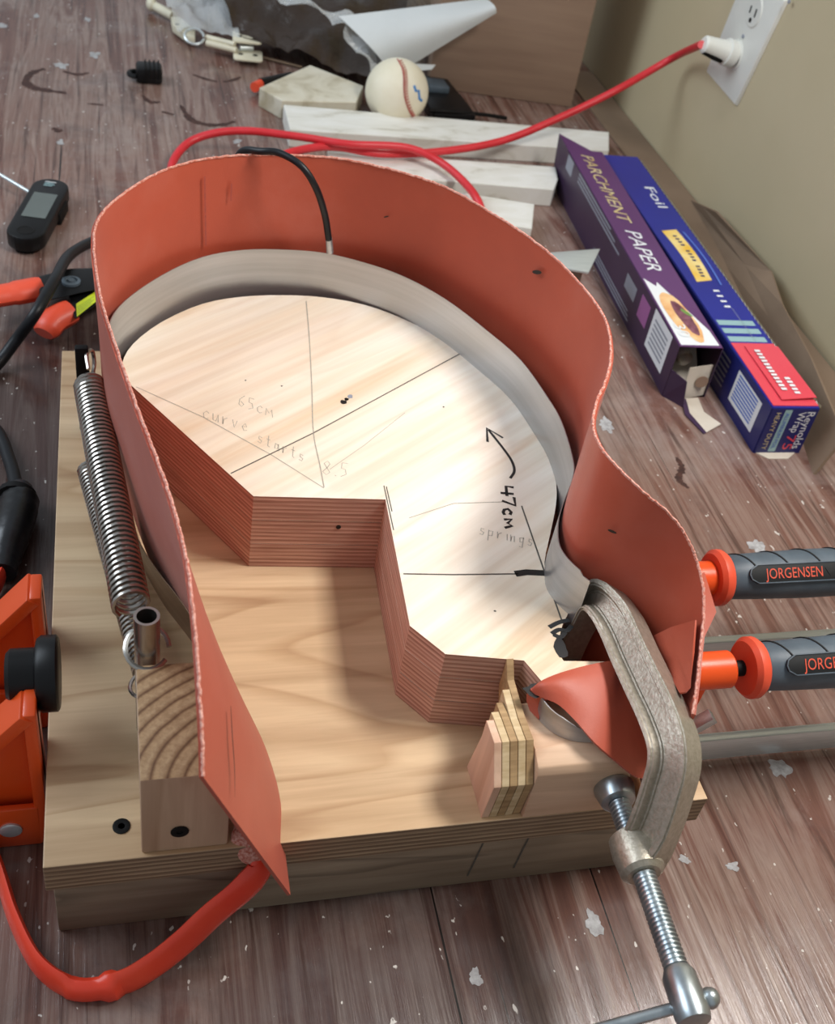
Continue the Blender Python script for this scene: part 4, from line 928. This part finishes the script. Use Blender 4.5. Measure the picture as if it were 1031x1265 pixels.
# black gadget behind the ball
P = [at(x, y, 14) for x, y in [(520, 92), (552, 96), (580, 130), (588, 142), (536, 140), (522, 118)]]
gd = thing('black_case', tuple(at(552, 125, 0)), 'black plastic case pieces lying behind the baseball', 'plastic case')
b = B(); b.prism([(p.x, p.y, 0) for p in P], [(p.x, p.y, 14) for p in P], 2); obj('case_half', b, M['black'], gd)
P = [at(x, y, 22) for x, y in [(524, 95), (548, 97), (556, 108), (530, 106)]]
b = B(); b.prism([(p.x, p.y, 13) for p in P], [(p.x, p.y, 22) for p in P], 2); obj('case_lid', b, M['grip'], gd)
b = B(); b.tube(spline([at(530, 136, 16), at(560, 138, 16), at(600, 142, 10), at(625, 146, 5)], 5), 2.5, 8); obj('case_strap', b, M['blackm'], gd)

# ------------------------------------------------------------------ back of the bench
ca, cb = at(705, 133, 0), at(528, 108, 0); dn_ = (cb-ca); wbx = dn_.length; dn_.normalize(); bk = V((-dn_.y, dn_.x, 0)); bk = bk if bk.y > 0 else -bk
cx = thing('cardboard_box', tuple(ca), 'tall plain brown cardboard box at the back against the wall side', 'box')
def cbp(u, s_, z): return ca+dn_*u+bk*s_+V((0, 0, z))
b = B(); b.prism([cbp(0, 0, .2), cbp(wbx, 0, .2), cbp(wbx, 160, .2), cbp(0, 160, .2)], [cbp(0, 0, 300), cbp(wbx, 0, 300), cbp(wbx, 160, 300), cbp(0, 160, 300)], 1.5); obj('box_body', b, M['cardboard'], cx)
b = B(); b.prism([cbp(wbx*.3, -.4, 298), cbp(wbx*.7, -.4, 298), cbp(wbx*.7, 160.4, 298), cbp(wbx*.3, 160.4, 298)], [cbp(wbx*.3, -.4, 301), cbp(wbx*.7, -.4, 301), cbp(wbx*.7, 160.4, 301), cbp(wbx*.3, 160.4, 301)]); obj('packing_tape', b, M['kraft'], cx)
# rolled paper
a0 = at(612, 18, 30); a1 = at(480, 92, 6); 
rows = []
for k in range(9):
    u = k/8; row = []
    for j in range(9):
        v = j/8
        p = aty(418+(600-418)*u, 20-22*u, 1088-14*u).lerp(aty(486+(613-486)*u, 94-78*u, 1052-6*u), v)
        p += V((0, -1, .35))*(20*math.sin(math.pi*v)*(1-.4*u)); row.append(p)
    rows.append(row)
b = B(); b.grid(rows, 1.0); pp = obj('rolled_paper', b, M['paper'], None, 'large loosely rolled white paper sheet before the cardboard box', 'paper')
b = B(); b.grid([[aty(478, 90, 1046), aty(533, 86, 1046)], [aty(500, 78, 1050), aty(538, 80, 1050)]], .8); obj('paper_corner', b, M['paper'], pp)
# brown plastic bag
def crumple(fn, nu, nv, amp, fq, th, seed):
    rows = []
    for i in range(nu+1):
        row = []
        for j in range(nv+1):
            p = fn(i/nu, j/nv); q = V((p.x*fq, p.y*fq, seed)); p = p+V((0, 0, amp*(mnoise.noise(q)+.5*abs(mnoise.noise(q*2.3))+.3*mnoise.noise(q*5)))); p.z = max(p.z, .8); row.append(p)
        rows.append(row)
    b = B(); b.grid(rows, th); return b
def fn(u, v):
    a = at(232, -22, 20).lerp(at(520, -30, 30), u); c = at(296, 48, 22).lerp(at(478, 96, 26), u); p = a.lerp(c, v); p.z += 34*math.sin(math.pi*min(1, v*1.05)); return p
obj('brown_plastic_bag', crumple(fn, 30, 24, 16, .018, .6, 2.2), M['brown_film'], None, 'crumpled dark brown plastic bag behind the stone offcut', 'bag')
P = spline([at(345, -12, 80), at(392, 10, 78), at(424, 24, 76), at(440, 48, 62), at(460, 76, 44), at(482, 96, 30)], 8)
rows = [[], [], [], []]
for i, p in enumerate(P):
    tw = math.sin(i*.55)*.7; wd = 11+3*math.sin(i*.9)
    for k in range(4): 
        o = (k/3-.5)*2*wd; rows[k].append(p+V((o*math.cos(tw), 0.35*o, o*math.sin(tw)+4*mnoise.noise(V((i*.6, k, 0))))))
b = B(); b.grid(rows, .5); obj('plastic_wrap', b, M['clear_film'], None, 'twisted clear plastic wrap hanging down towards the baseball', 'plastic wrap', smooth=False)
# cream hinges
def hinge_plate(t, px, py, w, h, ang, z):
    c = at(px, py, z); ca_, sa_ = math.cos(ang), math.sin(ang)
    pts = []
    for sx, sy, a0 in ((1, 1, 0), (-1, 1, 90), (-1, -1, 180), (1, -1, 270)):
        for k in range(4):
            a = math.radians(a0+k*30); x, y = sx*(w/2-5)+5*math.cos(a), sy*(h/2-5)+5*math.sin(a); pts.append((c.x+x*ca_-y*sa_, c.y+x*sa_+y*ca_))
    b = B(); b.slab(pts, z, z+2.5, .5); p = obj('plate', b, M['white_hw'], t)
    for s_ in (-1, 1):
        b = B(); x = s_*(w/2-9); b.lathe([(3.2, 0), (3.2, .3)], (c.x+x*ca_, c.y+x*sa_, z+2.45), (0, 0, 1), 12); obj('screw_hole', b, M['blackm'], p)
def rod(t, a, c, r, m=None): 
    b = B(); b.tube([at(*a), at(*c)], r, 10); return obj('arm', b, m or M['white_hw'], t)
h1 = thing('cabinet_hinge', tuple(at(300, 60, 0)), 'cream metal hinge with two plates, nearest of the hinge hardware', 'hinge')
hinge_plate(h1, 305, 48, 36, 36, -.08, 22); hinge_plate(h1, 306, 70, 36, 34, -.08, 8)
rod(h1, (255, 53, 14), (292, 62, 14), 4); rod(h1, (255, 46, 18), (290, 55, 20), 3.5)
b = B(); b.tube([at(296, 59, 14), at(312, 59, 14)], 4, 10); obj('pin', b, M['bar'], h1)
h2 = thing('cabinet_hinge', tuple(at(215, 25, 0)), 'cream metal hinge arm lying left of the brown plastic bag', 'hinge')
rod(h2, (188, 6, 10), (214, 20, 10), 6); b = B(); b.sphere(at(187, 5, 11), 10, sc=(.7, 1, .9)); obj('knob', b, M['white_hw'], h2)
P = [at(x, y, 12) for x, y in [(211, 22), (222, 22), (241, 38), (241, 48), (232, 46), (213, 32)]]
b = B(); b.prism([(p.x, p.y, 4) for p in P], [(p.x, p.y, 14) for p in P], 1.5); pz = obj('plate', b, M['white_hw'], h2)
b = B(); b.lathe([(3, 0), (3, .3)], at(219, 30, 14), (0, 0, 1), 12); obj('screw_hole', b, M['blackm'], pz)
b = B(); b.tube([at(240, 45, 20)+V((12*math.cos(k*.5), 10*math.sin(k*.5), 6*math.sin(k*.5))) for k in range(13)], 1.6, 8); obj('ring', b, M['bar'], h2)
def fn(u, v):
    a = at(192, -14, 12).lerp(at(282, -10, 14), u); c = at(218, 30, 22).lerp(at(296, 46, 26), u); p = a.lerp(c, v); p.z += 12*math.sin(math.pi*v); return p
obj('clear_bag', crumple(fn, 18, 14, 14, .03, .5, 5.5), M['clear_film'], None, 'small clear plastic bag lying over the hinge hardware', 'bag')
b = B(); b.tube([at(325, 71, 3), at(373, 83, 3)], 1.6, 8); obj('thin_rod', b, M['kraft'], None, 'thin wooden stick pointing from the hinge to the stone offcut', 'stick')

# ------------------------------------------------------------------ steel bracket behind the blanket
br = thing('steel_bracket', tuple(at(715, 360, 0)), 'small bright steel angle bracket standing beside the purple carton', 'bracket')
p = [at(676, 312, 62), at(741, 307, 62), at(727, 336, 62), at(690, 330, 62)]
b = B(); b.prism([q_-V((0, 0, 2.2)) for q_ in p], p, .5); obj('top_plate', b, M['bar'], br)
q0, q1 = p[0], p[2]
b = B(); b.prism([(q0.x, q0.y, 0), (q1.x-4, q1.y+3, 0), (q1.x-4, q1.y+6, 0), (q0.x, q0.y+3, 0)], [(q0.x, q0.y, 60), (q1.x-4, q1.y+3, 60), (q1.x-4, q1.y+6, 60), (q0.x, q0.y+3, 60)], .5); obj('web', b, M['spring'], br)
